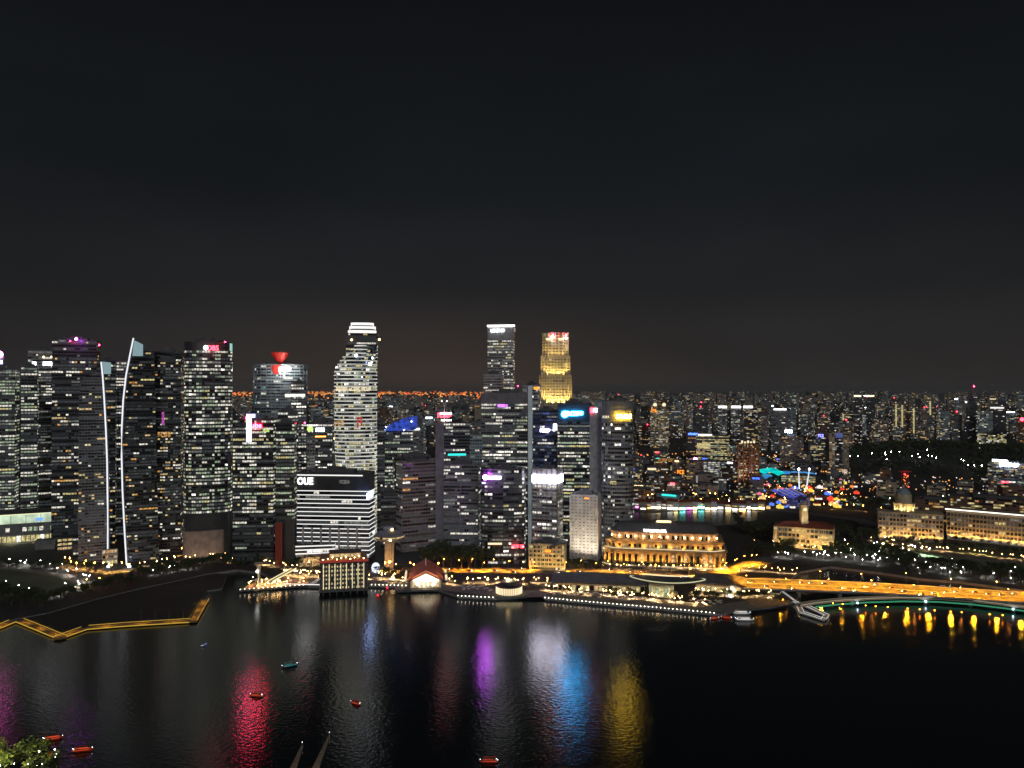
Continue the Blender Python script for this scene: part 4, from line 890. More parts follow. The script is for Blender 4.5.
mb = MB(); r_ = leafring(.7, 17.2); mb.tube([r_[i] for i in range(1, 16)], .55, L['cream'], 6); fb(mb, fr, 'clerestory_light', root)
for s_ in (-1, 1): spot(root, fr.p(s_ * 7, -6, 3), fr.p(s_ * 3, 6, 9), 2600, (.95, 1, .6), 120, .4)
mb = MB(); mb.loft([[(4, 2, 3), (9, 0, 3), (9, 6, 3), (4, 8, 3)], [(10, -2, 10), (15, -3, 8), (15, 5, 8), (10, 5, 10)]], M['cream']); fb(mb, fr, 'curved_shell', root)
# ---- black glass quay house near the bridge end
T = tower('quay_house', 'small dark glass box house at the bridge end of the promenade', 'building', rect(768, 781, 728, .8, 12), 592, 728, fh=4, pw=3, lit=.15, pal=WARM, wall='dark', plant=False)
# ---- merlion-like fountain statue: fish body with a maned lion head
fr = Frame(729, 716); root = thing('fountain_statue', 'white fish bodied lion statue floodlit at the promenade tip', 'statue', fr.p(0, 0, GZ))
mb = MB(); mb.cyl(0, 3, 4.2, GZ, GZ + 1.4, M['pale'], 14, 3.4); fb(mb, fr, 'wave_base', root)
mb = MB(); S = [(0, 3, 3.9, 2.2), (-.6, 3, 5.2, 2.5), (-.5, 3, 7, 2.0), (.1, 3, 9, 1.6), (.4, 3, 10.5, 1.5), (.9, 2.9, 11.6, 1.7), (1.2, 2.8, 12.6, 1.2), (1.0, 3, 13.3, .4)]
mb.loft([[(cx + r * math.cos(i * math.pi / 6), cy2 + r * math.sin(i * math.pi / 6), z) for i in range(12)] for cx, cy2, z, r in S], M['white'])
fb(mb, fr, 'body', root)
mb = MB(); mb.loft([[(-2, 3 - w_, 4.5), (-2.6, 3 + w_, 4.5), (-4.2, 3 + w_, 7.5), (-4.8, 3 - w_, 8)] for w_ in (.2, .7)], M['white']); fb(mb, fr, 'tail_fin', root)
mb = MB(); mb.ball(1.0, 2.9, 11.4, 2.0, M['white'], 12, 7, .95); mb.box(2.3, 3.6, 2.3, 3.5, 10.7, 11.6, M['white']); mb.ball(.4, 2.2, 13, .4, M['white'], 6, 3); mb.ball(.4, 3.6, 13, .4, M['white'], 6, 3); fb(mb, fr, 'maned_head', root)
spot(root, fr.p(5, -7, 3.5), fr.p(0, 3, 9), 26000, (1, .92, .75), 80, .3); spot(root, fr.p(-6, -5, 3.5), fr.p(0, 3, 8), 2400, (1, .92, .75), 80, .3)
# ---- golden boardwalk across the inner basin
bw = [(-70, 642), (-6, 630), (17, 620.5), (60, 638), (88, 628), (125, 625), (190, 621), (203, 599)]
root = thing('boardwalk', 'zigzag timber boardwalk lit golden along its edge across the left bay', 'boardwalk', (*G(90, 628, 1.2), 0))
gold = L['golden']
for (a, b) in zip(bw, bw[1:]):
    A, B = Vector(G(*a, 1.8)), Vector(G(*b, 1.8)); d = (B - A).normalized(); n = Vector((-d.y, d.x))
    if n.y < 0: n = -n
    e = d * .6
    mb = MB(); mb.loft([[(A.x - e.x, A.y - e.y, z), (B.x + e.x, B.y + e.y, z), (B.x + n.x * 6 + e.x, B.y + n.y * 6 + e.y, z), (A.x + n.x * 6 - e.x, A.y + n.y * 6 - e.y, z)] for z in (.8 + .01 * a[0] / 200, 1.8 + .01 * a[0] / 200)], M['wood']); mb.build('deck', root)
    mb = MB(); mb.tube([(A.x, A.y, 1.2), (B.x, B.y, 1.2)], .42, gold, 6); mb.build('edge_light', root)
    mb = MB(); mb.tube([(A.x + n.x * 6, A.y + n.y * 6, 2.7), (B.x + n.x * 6, B.y + n.y * 6, 2.7)], .22, gold, 6); mb.build('rail_light', root)
    k = max(1, int((B - A).length / 22))
    for j in range(k):
        q = A + (B - A) * ((j + .5) / k); mb = MB(); mb.cyl(q.x + n.x * 3, q.y + n.y * 3, .6, -2, .8, M['dark'], 6); mb.build('pile', root)
        spot(root, (q.x + n.x * 3, q.y + n.y * 3, 9), (q.x + n.x * 3, q.y + n.y * 3, 1), 2300, (1, .55, .07), 125, .3)
for px_ in (142, 156, 170, 184):
    x, y = G(px_, 618); mb = MB(); mb.cyl(x, y, .22, -1, 10, M['metal'], 5, .12); ob = mb.build('mooring_pole', None, (x, y, 0)); tag(ob, {142: 'leftmost', 156: 'second from left', 170: 'third from left', 184: 'rightmost'}[px_] + ' thin grey pole standing behind the golden boardwalk', 'pole', 'mooring poles behind the boardwalk')
# ---- road bridge
bp = [(738, 583), (780, 584), (830, 586), (880, 588), (950, 592.5), (1024, 597.5), (1130, 605), (1300, 618)]
bz = 7.0; Pb = [Vector(G(x, y, bz)) for x, y in bp]
root = thing('road_bridge', 'long flat road bridge glowing orange under its street lamps', 'bridge', (*Pb[3], 0))
def span(mb, P, o0, o1, z0, z1, m):
    rows = []
    for i, p in enumerate(P):
        d = (P[min(i + 1, len(P) - 1)] - P[max(i - 1, 0)]).normalized(); n = Vector((-d.y, d.x)); a, b = p + n * o0, p + n * o1
        rows.append([(a.x, a.y, z0), (b.x, b.y, z0), (b.x, b.y, z1), (a.x, a.y, z1)])
    mb.loft(rows, m)
mb = MB(); span(mb, Pb, -19, 19, bz - 1.8, bz, M['asphalt']); mb.build('deck', root)
for o_ in (-19.4, 19.4, 0):
    mb = MB(); span(mb, Pb, o_ - .38, o_ + .38, bz - .5, bz + .9 if o_ else bz + .5, M['pale']); mb.build('parapet', root)
mb = MB()
for i in range(len(Pb) - 1):
    a, b = Pb[i], Pb[i + 1]; d = (b - a).normalized(); n = Vector((-d.y, d.x)); k = int((b - a).length / 9)
    for j in range(k):
        for o_ in (-14.3, -9.8, -5.2, 5.2, 9.8, 14.3):
            q = a + d * (9 * j) + n * o_; e = q + d * 3.5; mb.poly([(q.x, q.y, bz + .006), (e.x, e.y, bz + .006), (e.x + n.x * .3, e.y + n.y * .3, bz + .006), (q.x + n.x * .3, q.y + n.y * .3, bz + .006)], M['markings'])
mb.build('lane_marking', root)
for i, t_ in enumerate((1.3, 2.1, 3.0, 3.6, 4.2, 4.7, 5.2)):
    k = int(t_); q = Pb[k] + (Pb[k + 1] - Pb[k]) * (t_ - k); d = (Pb[k + 1] - Pb[k]).normalized(); n = Vector((-d.y, d.x))
    mb = MB(); c4 = [q + d * 1.6 + n * 17, q - d * 1.6 + n * 17, q - d * 1.6 - n * 17, q + d * 1.6 - n * 17]; mb.prism([(c_.x, c_.y) for c_ in c4][::-1], -2, bz - 1.85, M['grey']); mb.build('pier', root)
def on_path(P, s):
    for a, b in zip(P, P[1:]):
        Ln = (b - a).length
        if s <= Ln: d = (b - a) / Ln; return a + d * s, d
        s -= Ln
    return P[-1], (P[-1] - P[-2]).normalized()
# ---- curved footbridge with green light
fp_ = [(797, 605), (812, 602.5), (835, 600), (865, 598), (900, 597), (935, 597.5), (970, 600), (1000, 603.5), (1030, 607.5), (1080, 614), (1200, 628)]
Pf = [Vector(G(x, y, 5)) for x, y in fp_]
root = thing('footbridge', 'slender curved footbridge with a pale top edge and green light along its side', 'footbridge', (*Pf[4], 0))
mb = MB(); span(mb, Pf, -3, 3, 4.2, 5, M['pale']); mb.build('deck', root)
mb = MB(); span(mb, Pf, 3.02, 3.3, 4.3, 6.2, M['cream']); mb.build('parapet', root); mb = MB(); span(mb, Pf, -3.3, -3.02, 4.3, 6.2, M['cream']); mb.build('parapet', root)
mb = MB(); span(mb, Pf[1:], -4.4, -3.5, 1.9, 3.1, glow('green_edge_light', (.10, .75, .38), .30)); mb.build('green_light', root)
mb = MB(); span(mb, Pf, -3.5, -3.32, 5.9, 6.3, glow('top_edge_light', (1, .85, .55), .45)); mb.build('edge_light', root)
for s_ in (60, 130, 200, 275):
    q, d = on_path(Pf, s_); mb = MB(); mb.cyl(q.x, q.y, 1.4, -2, 4.2, M['pale'], 8, 2.2); mb.build('pier', root)
for s_ in (62, 128, 200):
    q, d = on_path(Pf, s_); mb = MB(); mb.ball(q.x + d.y * 5.5, q.y - d.x * 5.5, 3.2, .6, L['bluewhite'], 6, 4); mb.build('pier_lamp', root)
# ---- zigzag pontoon with white rails
pz = [(781, 594), (797, 603), (801, 612), (823, 619), (826, 615), (803, 604)]
Pp = [Vector(G(x, y, 1.5)) for x, y in pz]
root = thing('landing_pontoon', 'zigzag white railed landing pontoon floating beside the footbridge', 'pontoon', (*Pp[2], 0))
mb = MB(); span(mb, Pp[1:], -2, 2, .3, 1.2, M['pale']); mb.build('deck', root)
for o_ in (-2, 2):
    mb = MB(); 
    for a, b in zip(Pp, Pp[1:]):
        d = (b - a).normalized(); n = Vector((-d.y, d.x)) * o_; mb.tube([(a.x + n.x, a.y + n.y, 2.2), (b.x + n.x, b.y + n.y, 2.2)], .22, glow('rail_light', (1, .98, .92), .75) if 'rl' not in M else M['rl'], 5)
        M.setdefault('rl', mb.slots[0])
    mb.build('lit_rail', root)
mb = MB(); mb.tube([(Pp[0].x, Pp[0].y, 5), (Pp[1].x, Pp[1].y, 2.4)], .8, L['softstrip']); mb.build('gangway', root)
# ---- near narrow piers at the bottom of the frame
for (a, b, lb) in (((291, 775), (303, 745), 'left of two narrow pale floating arms reaching into the bay at the bottom'), ((313, 775), (330, 735), 'right of two narrow pale floating arms reaching into the bay at the bottom')):
    A, B = Vector(G(*a, .5)), Vector(G(*b, .5)); d = (B - A).normalized(); n = Vector((-d.y, d.x))
    root = thing('floating_arm', lb, 'floating pier', (A.x, A.y, 0))
    mb = MB(); mb.loft([[tuple(A + n * 2) + (z,), tuple(A - n * 2) + (z,), tuple(B - n * .6) + (z,), tuple(B + n * .6) + (z,)] for z in (-.3, .9)], M['beige']); mb.build('deck', root)
    mb = MB()
    for i in range(18):
        q = A + (B - A) * (i / 18); mb.box(q.x - 1.8 + i * .06, q.x + 1.8 - i * .06, q.y - .12, q.y + .12, .91, 1.05, M['wood'])
    mb.build('planking', root)
    mb = MB(); mb.cyl(B.x, B.y, .25, .9, 2.6, M['metal'], 6); mb.ball(B.x, B.y, 2.8, .18, L['white'], 6, 3); mb.build('end_lamp', root)
    spot(root, (A.x + 6, A.y - 10, 14), (A.x + 3, A.y + 12, 1), 1100, (1, .85, .75), 70, .4)
# ---- glowing retail podium at the far left
fr = Frame(10, 960, 8); root = thing('retail_podium', 'low glass shopping podium glowing pale yellow at the left edge', 'shopping centre', (*fr.o, GZ))
mb = MB(); mb.box(-95, 50, 0, 50, GZ, 40, M['grey'], M['roofdark']); fb(mb, fr, 'wall', root)
mb = MB(); 
for i in range(9): mb.poly([(-94 + i * 16, -.2, 28), (-78.6 + i * 16, -.2, 28), (-78.6 + i * 16, -.2, 38.5), (-94 + i * 16, -.2, 38.5)], glow('atrium_light', (.80, 1, .72), .75, False, .35, .06) if i == 0 else mb.slots and bpy.data.materials['atrium_light'])
fb(mb, fr, 'upper_glazing', root)
mb = MB(); mb.box(-95.2, 50.2, -.5, -.05, 38.6, 39.8, glow('eave_light', (1, 1, .6), 1.0)); fb(mb, fr, 'eave_light', root)
mb = MB(); 
for i in range(28): mb.poly([(-94 + i * 5.1, -.2, 5), (-90 + i * 5.1, -.2, 5), (-90 + i * 5.1, -.2, 13), (-94 + i * 5.1, -.2, 13)], W['yellow'] if i % 5 else W['bright'])
fb(mb, fr, 'shop_window', root)
mb = MB(); mb.box(-95.2, 42, -4, -.1, 13.2, 14, M['pale']); fb(mb, fr, 'canopy', root)
mb = MB(); 
rnd = random.Random(6)
for i in range(24):
    if rnd.random() < .6: mb.poly([(-94 + i * 6, -.2, 18), (-89.6 + i * 6, -.2, 18), (-89.6 + i * 6, -.2, 23), (-94 + i * 6, -.2, 23)], W['white' if rnd.random() < .5 else 'green'])
fb(mb, fr, 'window_band', root)
mb = MB(); mb.box(28, 36, -.6, -.3, 30, 34, glow('blue_screen', (.2, .45, 1), 1.1)); fb(mb, fr, 'screen', root)
for i in range(5): spot(root, fr.p(-80 + i * 28, -8, 10), fr.p(-80 + i * 28, -2, 3), 5000, (1, .9, .45), 130, .5)
T = tower('building', 'grey louvred service block at the right end of the glowing shopping podium', 'building', rect(36, 58, 930, .7, 10), 540, 930, wall='grey', fins=2.5, lit=.0, fh=8, blank=[(0, 300)], plant=False)
T = tower('building', 'low block of amber lit square cells below the black purple topped tower', 'building', rect(58, 73, 925, .7, 0), 538, 925, wall='dark', fins=5, lit=.95, pal=(('yellow', 1), ('warm', 1)), fh=5, pw=5, run=.2, plant=False)
T = tower('building', 'low dark car park block at the foot of the slanted topped tower', 'building', rect(74, 92, 885, .7, 0), 545, 885, wall='dark', ledge=.6, lit=.25, pal=COOL, fh=4, plant=False)
for px0, px1, yt, d, lb in ((103, 118, 549, 850, 'small amber lit lobby block between the two white light lines'), (300, 330, 548, 842, 'golden lit lobby hall beneath the white lined office block')):
    T = tower('building', lb, 'building', rect(px0, px1, d, .5, 0), yt, d, wall='beige', fins=4, lit=.8, pal=WARM, fh=5, pw=3, run=.3, plant=False)
# low white striped podium in front of the white lined office block
T = tower('podium_block', 'low podium of three white lit storeys in front of the white lined office block', 'building', rect(296, 336, 835, .3, 4), 545, 835, ztop=26, z0=14, fh=4, lit=.4, pal=COOL, wall='black', strip=L['strip'], strip_h=1.3, plant=False)
for i in range(6):
    x = X(299 + i * 6.8, 838); mb = MB(); mb.cyl(x, 840, .8, GZ, 14, M['cream'], 8); mb.build('column', T.root)
    spot(T.root, (x + 2.5, 832, 3.5), (x + 1, 842, 12), 2200, (1, .7, .3), 110, .3)
# ================================================================== civic buildings and the town behind
def pickb(rnd, pal):
    t = rnd.random() * sum(p[1] for p in pal)
    for n, w_ in pal:
        t -= w_
        if t <= 0: break
    return WB.get(n, W[n])
def block_mesh(P, z0, z1, wm, pal, lit, rnd, cell=4.5, fh=3.6, rows_from=0, top=None, rowlit=False):
    """closed block whose facade is one grid of wall and window cells"""
    cols = []
    for i in range(len(P)):
        a, b = P[i], P[(i + 1) % len(P)]; k = max(1, round(math.hypot(b[0] - a[0], b[1] - a[1]) / cell))
        nx, ny = b[1] - a[1], a[0] - b[0]; fr_ = nx * -a[0] + ny * -a[1] > 0
        for j in range(k): cols.append(((a[0] + (b[0] - a[0]) * j / k, a[1] + (b[1] - a[1]) * j / k), fr_))
    n = max(2, int((z1 - z0) / fh)); zs = [z0]
    for k in range(n): zs += [z0 + (k + .35) * (z1 - z0) / n, z0 + (k + 1) * (z1 - z0) / n]
    mb = MB(); m = len(cols); mb.v = [(c[0][0], c[0][1], z) for z in zs for c in cols]; wi = mb.slot(wm)
    for r in range(len(zs) - 1):
        cur = None; rl = lit * (rnd.choice((.2, .6, 1, 1.6, 2.2)) if rowlit else 1)
        for i in range(m):
            j = (i + 1) % m; mb.f.append((r * m + i, r * m + j, (r + 1) * m + j, (r + 1) * m + i))
            if r % 2 and cols[i][1]:
                if cur is None or rnd.random() > .3: cur = pickb(rnd, pal) if rnd.random() < rl else (M['glass'] if rnd.random() < .25 else wm)
                mb.m.append(mb.slot(cur))
            else: mb.m.append(wi)
    e = (len(zs) - 1) * m; mb.f.append(tuple(range(e, e + m))); mb.m.append(mb.slot(top or M['roofgrey']))
    return mb
def block(name, label, px0, px1, yt, d, pal=MIXED, lit=.25, wall='grey', cat='building', ar=.8, rot=0, group=None, cell=4.5, fh=3.6, rowlit=False, z0=GZ, seed=None, zt=None):
    SEED[0] += 1; rnd = random.Random(seed or SEED[0]); P = rect(px0, px1, d, ar, rot); c = centre(P); zt = zt if zt is not None else Z(yt, d)
    mb = block_mesh(P, z0, zt, M[wall] if isinstance(wall, str) else wall, pal, lit, rnd, cell, fh, rowlit=rowlit)
    root = thing(name, label, cat, (c[0], c[1], z0), group); mb.build('wall', root)
    q = MB(); q.prism(scale_fp(P, .5), zt + .02, zt + 3, M['roofgrey']); q.build('roof_plant', root)
    T = Tower(); T.root = root; T.f = lambda z: P; T.zt = zt; T.d = d; T.z0 = z0; T.c = c
    return T
# ---- theatre with clock tower
T = tower('theatre', 'floodlit classical theatre hall with a tall clock tower behind the orange bridge', 'theatre', rect(773, 834, 935, .45, 4), 528, 935, fh=7, pw=4.2, lit=.5, pal=WARM, wall='cream', fins=5, ledge=.5, band=(.2, .75), run=.1, plant=False)
mb = MB(); P = T.f(0); Pg = grow(P, 1.2); cz = T.zt; c = centre(P)
mb.loft([[(p[0], p[1], cz + .02) for p in Pg], [(c[0] + (p[0] - c[0]) * .6, c[1] + (p[1] - c[1]) * .3, cz + 6) for p in Pg]], M['redroof']); mb.build('roof', T.root)
x, y = X(804, 945), 947; mb = MB(); mb.box(x - 4, x + 4, y - 4, y + 4, T.zt, 53, M['cream']); mb.box(x - 4.7, x + 4.7, y - 4.7, y + 4.7, 53, 54.2, M['cream']); mb.ball(x, y, 55, 3.6, M['cream'], 12, 6, 1.2); mb.build('clock_tower', T.root)
mb = MB(); mb.loft([[(x + 2.2 * math.cos(i * math.pi / 8), y - 4.3 + q, 49 + 2.2 * math.sin(i * math.pi / 8)) for i in range(16)] for q in (0, -.3)], L['cream']); mb.build('clock_face', T.root)
for i in range(9): spot(T.root, (X(775 + i * 7, 925), 917, 3.5), (X(775 + i * 7, 930), 937, 18), 12000, (1, .58, .12), 100, .4)
spot(T.root, (x - 9, y - 16, 28), (x, y, 46), 12000, (1, .8, .45), 60, .4); spot(T.root, (x + 9, y - 16, 28), (x, y, 44), 9000, (1, .8, .45), 60, .4)
# ---- gallery: domed court house and city hall
def civic(name, label, px0, px1, yt, d, n_floods, rot=0, lit=.28):
    T = tower(name, label, 'museum', rect(px0, px1, d, .4, rot), yt, d, fh=6, pw=4, lit=lit, pal=(('warm', 3), ('yellow', 2), ('dim', 4)), wall='beige', fins=4, ledge=.6, band=(.25, .8), run=.1, plant=False)
    P = T.f(0); a, b = P[0], P[1]; Ln = math.hypot(b[0] - a[0], b[1] - a[1]); nx, ny = (b[1] - a[1]) / Ln, (a[0] - b[0]) / Ln
    for i in range(n_floods):
        u = (i + .5) / n_floods; q = (a[0] + (b[0] - a[0]) * u + nx * 4.5, a[1] + (b[1] - a[1]) * u + ny * 4.5)
        spot(T.root, (q[0], q[1], 3.4), (q[0] - nx * 9, q[1] - ny * 9, 24), 26000, (1, .53, .13), 84, .4)
    mb = MB(); mb.prism(grow(P, 1.4), T.zt + .01, T.zt + 1.2, M['cream']); mb.build('cornice', T.root)
    return T
T = civic('museum', 'domed courthouse museum with a floodlit colonnade facing the dark field', 876, 942, 514, 985, 8, -4)
x, y = X(904, 1000), 1003; z0 = T.zt + 1.2; mb = MB(); mb.cyl(x, y, 13.5, z0, z0 + 2, M['cream'], 24); mb.cyl(x, y, 11.5, z0 + 2, z0 + 10, M['cream'], 24); mb.cyl(x, y, 12.4, z0 + 10, z0 + 11, M['cream'], 24); mb.cyl(x, y, 9.8, z0 + 11, z0 + 22, M['cream'], 24); mb.build('drum', T.root)
mb = MB(); mb.ball(x, y, z0 + 21, 9.2, M['bluegrey'], 20, 10, 1.0); mb.cyl(x, y, 1.6, z0 + 29, z0 + 34, M['pale'], 8); mb.build('dome', T.root)
for i in range(14):
    a = -math.pi * (i + .5) / 14; mb = MB(); mb.cyl(x + 12.3 * math.cos(a), y + 12.3 * math.sin(a), .6, z0 + 2, z0 + 10, M['cream'], 6); mb.build('column', T.root)
for i in range(5):
    a = -math.pi * (i + .5) / 5; spot(T.root, (x + 15 * math.cos(a), y + 15 * math.sin(a), z0 + 1), (x + 10 * math.cos(a), y + 10 * math.sin(a), z0 + 12), 12000, (1, .72, .28), 110, .3)
T = civic('museum', 'long colonnaded city hall under a bright white roof light line at the right', 944, 1060, 517, 955, 12, 6)
P = T.f(0); mb = MB(); a, b = P[0], P[1]; zt = T.zt + 3.5
mb.tube([(a[0], a[1] + 4, zt), (b[0], b[1] + 4, zt)], .8, glow('roofline_light', (1, .9, .75), 2.2), 6); mb.build('roof_light_line', T.root)
mb = MB(); mb.tube([(a[0] + 12, a[1] + 1, zt - 3.2), (b[0], b[1] + 1, zt - 3.2)], .35, L['orangeglow'], 6); mb.build('cornice_light', T.root)
T = block('museum', 'long red brown tiled annexe roofline behind the domed courthouse', 914, 950, 500, 1060, WARM, .2, 'brown'); 
T = block('museum', 'brown brick annexe with many small windows behind the long city hall', 948, 1045, 499, 1080, WARM, .35, 'brown', ar=.3)
# red scaffold mast
x, y, zt = X(904.5, 1120), 1120, Z(472, 1120); root = thing('lattice_mast', 'lattice mast lit red and orange rising behind the courthouse dome', 'mast', (x, y, GZ))
mb = MB()
for sx, sy in ((-3, -3), (3, -3), (3, 3), (-3, 3)): mb.tube([(x + sx, y + sy, GZ), (x + sx, y + sy, zt)], .35, M['red'], 5)
for k in range(int((zt - GZ) / 6)):
    z = GZ + k * 6; mb.tube([(x - 3, y - 3, z), (x + 3, y - 3, z + 6)], .2, M['red'], 4); mb.tube([(x + 3, y - 3, z), (x - 3, y - 3, z + 6)], .2, M['red'], 4)
mb.build('frame', root)
mb = MB(); mb.box(x - 8, x + 8, y - 3, y + 3, zt, zt + 2, M['red']); mb.build('top_platform', root)
rnd = random.Random(4)
for i in range(11):
    mb = MB(); mb.ball(x + rnd.uniform(-4, 4), y - 4, zt - 26 * rnd.random(), .8, L['orangeglow'] if i % 3 else L['red'], 6, 3); mb.build('lamp', root)
# hotel slab right with roof signs
T = block('office_block', 'wide slab block with two long bright bluish white roof signs at the right edge', 987, 1032, 463, 1450, MIXED, .35, 'grey', ar=.5, rot=5, cell=3.5)
sign(T, 992, 1008, 459.5, 461.8, L['cool'], 'glyphs', off=1); sign(T, 999.5, 1020, 463, 466.5, L['bluewhite'], 'glyphs', off=2, seed=6)
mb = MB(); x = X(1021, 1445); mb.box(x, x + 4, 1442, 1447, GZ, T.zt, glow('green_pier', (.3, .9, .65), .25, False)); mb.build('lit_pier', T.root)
# ---- named mid distance buildings
B = block
T = B('apartment_tower', 'twin topped stone tower crowned by two orange lit domes', 650, 669, 409, 2550, HOMES, .45, 'beige', 'apartment tower', cell=5)
for px_ in (655, 664):
    mb = MB(); mb.cyl(X(px_, 2550), 2555, 9, T.zt, T.zt + 9, M['beige'], 12); mb.ball(X(px_, 2550), 2550, T.zt + 14, 6.5, L['cream'], 10, 6); mb.build('domed_turret', T.root)
sign(T, 651.5, 658, 407, 412, L['orangeglow'], 'glyphs', off=2, name='crown_light')
T = B('office_block', 'stepped office block with yellow green lit floors in the middle distance', 696, 729, 436, 1900, (('yellow', 4), ('green', 3), ('lime', 1)) if 'lime' in W else (('yellow', 4), ('green', 3), ('warm', 1)), .6, 'dark', cell=5, rowlit=True)
sign(T, 698, 712, 434, 435.8, W['bright'], 'bar', off=2); sign(T, 697, 710, 443, 448.5, W['yellow'], 'bar', off=1, name='lit_floor')
T = B('office_block', 'cool white lit office block with long bright glazing', 697, 727, 462, 1690, (('white', 2), ('dim', 1), ('blue', .3)), .9, 'bluegrey', cell=4, rowlit=False)
T = B('building', 'blank brown box building with one pale lit edge', 695, 714, 474, 1500, MIXED, .0, 'pinkish'); sign(T, 696, 697.6, 475.5, 489, L['softstrip'], 'bar', name='edge_light')
T = B('building', 'low pale building with white lit rooms right of the blank brown box', 713, 726, 479, 1480, COOL, .6, 'grey')
T = B('apartment_tower', 'reddish brown brick tower with vertical rows of small windows', 737, 759, 443, 1480, HOMES, .25, 'brown', 'apartment tower', cell=3.2, fh=3.2)
mb = MB()
for px_ in (737.5, 743, 748.5, 754, 758.5): x = X(px_, 1476); mb.box(x - .9, x + .9, 1473, 1476, GZ, T.zt, M['brown'])
mb.build('ribs', T.root).name = 'rib_facing'
for i in range(5): sign(T, 741 + i * 3, 743 + i * 3, 440.5 + (i % 2), 443, L['cream'], 'bar', name='crown_lamp', off=2)
for i in range(3): spot(T.root, (X(741 + i * 7, 1450), 1440, 6), (X(741 + i * 7, 1470), 1478, 60), 60000, (1, .5, .25), 70, 1)
T = B('apartment_tower', 'grey brown slab tower with a cyan roof sign beyond the canopies', 780, 803, 436, 1900, MIXED, .15, 'pinkish', 'apartment tower', cell=4); sign(T, 785, 793, 430, 432.8, L['bluewhite'], 'glyphs', off=2); 
T = B('apartment_tower', 'dark tower with a violet blue roof sign beyond the canopies', 808, 825, 440, 1950, MIXED, .35, 'dark', 'apartment tower'); sign(T, 818, 824.5, 434.2, 437, glow('violet_sign', (.12, .12, 1), 8), 'glyphs', off=2)
for a, b, y0, lb in ((829, 834.5, 432, 'left'), (843, 849, 432, 'right')):
    T = B('apartment_tower', lb + ' of two slim towers with a softly lit pale edge flanking a glassy block', a, b, y0, 1700, MIXED, .15, 'beige', 'apartment tower', ar=1.2)
    spot(T.root, (X(a, 1680), 1670, 4), (X(a + 2, 1690), 1702, 60), 50000, (1, .75, .55), 50, 1)
T = B('office_block', 'glassy grey block between the two slim pale edged towers', 834, 843.5, 436, 1740, COOL, .3, 'bluegrey'); sign(T, 835.5, 842.5, 433, 438, W['blue'], 'bar', off=1)
T = B('apartment_block', 'long low apartment block with a bright amber roof strip left of the brick tower', 655, 690, 462, 1800, MIXED, .25, 'brown'); sign(T, 658, 677, 458.5, 461.5, W['orange'], 'glyphs', off=2)
T = B('building', 'building topped by a short golden light bar in the middle distance', 647, 658, 467, 1700, MIXED, .2, 'grey'); sign(T, 647.5, 656, 468, 470, L['cream'], 'bar', off=1)
T = B('building', 'low block with an orange red glowing sign in the middle distance', 676, 692, 471, 1650, MIXED, .3, 'brown'); sign(T, 677, 688, 470, 474, L['orangeglow'], 'glyphs', off=2)
T = B('building', 'block with a blurred magenta and yellow sign left of the cool white office block', 686, 697, 460, 1720, MIXED, .3, 'dark'); sign(T, 693.5, 697, 457.5, 462, L['pink'], 'disc', off=2); sign(T, 689, 693, 459, 463.5, L['cream'], 'glyphs', off=2)
T = B('building', 'block with a blue neon roof line in the middle distance', 686, 702, 435, 2100, MIXED, .2, 'dark'); sign(T, 688, 698, 433, 435, L['blue'], 'bar', off=2)
for i, (a, b) in enumerate(((718, 727), (731, 741), (743, 753))):
    T = B('apartment_tower', ('left', 'middle', 'right')[i] + ' of three apartment towers topped by short bright white roof bars', a, b, 408, 2900, COOL, .4, 'grey', 'apartment tower', cell=5)
    sign(T, a + .3, b - .3, 406, 407.8, L['white'], 'bar', off=2)
for i, (a, b) in enumerate(((853, 862), (866, 875))):
    T = B('apartment_tower', ('left', 'right')[i] + ' of two dark towers capped by flat golden roof lights on the skyline', a, b, 397.5, 3000, COOL, .15, 'dark', 'apartment tower', cell=5)
    sign(T, a + 1, b - 1, 395.3, 396.6, L['warm'], 'bar', off=2)
for px_, y0, y1 in ((843, 414, 421), (895.8, 405, 427), (902, 405, 427), (913.5, 408, 433), (930, 401, 415), (764, 416, 428)):
    T = B('apartment_tower', 'tower with a vertical golden light strip at picture column %d on the right skyline' % px_, px_ - 3, px_ + 4, y0 - 1, 2700, MIXED, .25, 'grey', 'apartment tower'); sign(T, px_ - .6, px_ + .9, y0, y1, W['yellow'], 'bar', off=1)
    T.root['label'] = {843: 'dark tower bearing a small amber lit panel', 895.8: 'tower with the left one of two twin golden light strips', 902: 'tower with the right one of two twin golden light strips', 913.5: 'tower with a broken vertical golden light strip', 930: 'tower with a short golden light strip high on the skyline', 764: 'tower with a dim golden strip right of the three white capped towers'}[px_]
T = B('antenna_tower', 'tall slim dark tower with a red beacon on top, highest on the right skyline', 966, 977, 397, 2400, COOL, .05, 'dark', 'tower'); 
mb = MB(); x = X(973.5, 2400); mb.cyl(x, 2410, 2, T.zt, Z(387, 2400), M['dark'], 6); mb.build('mast', T.root); beacon(T, 974, 386.3, L['redsign'], 2.0, d=2400); beacon(T, 966, 402, L['cool'], 2.2, d=2398)
T = B('office_tower', 'dark tower with a flat white light bar at its crown near the right edge', 989, 1006, 405, 2350, COOL, .12, 'dark', 'office tower'); sign(T, 990, 1004, 407, 408.6, L['strip'], 'bar', off=2)
T = B('office_tower', 'tower with a round blue roof sign right of the tall red beacon tower', 977, 988, 411, 2500, MIXED, .3, 'grey', 'office tower'); sign(T, 979, 985, 413.5, 417, glow('blue_sign', (.03, .1, 1), 9), 'glyphs', off=2)
T = B('building', 'bright yellow lit hall at the foot of the blue signed tower', 977, 1006, 434, 2300, (('yellow', 4), ('bright', 1), ('green', 1)), .6, 'grey')
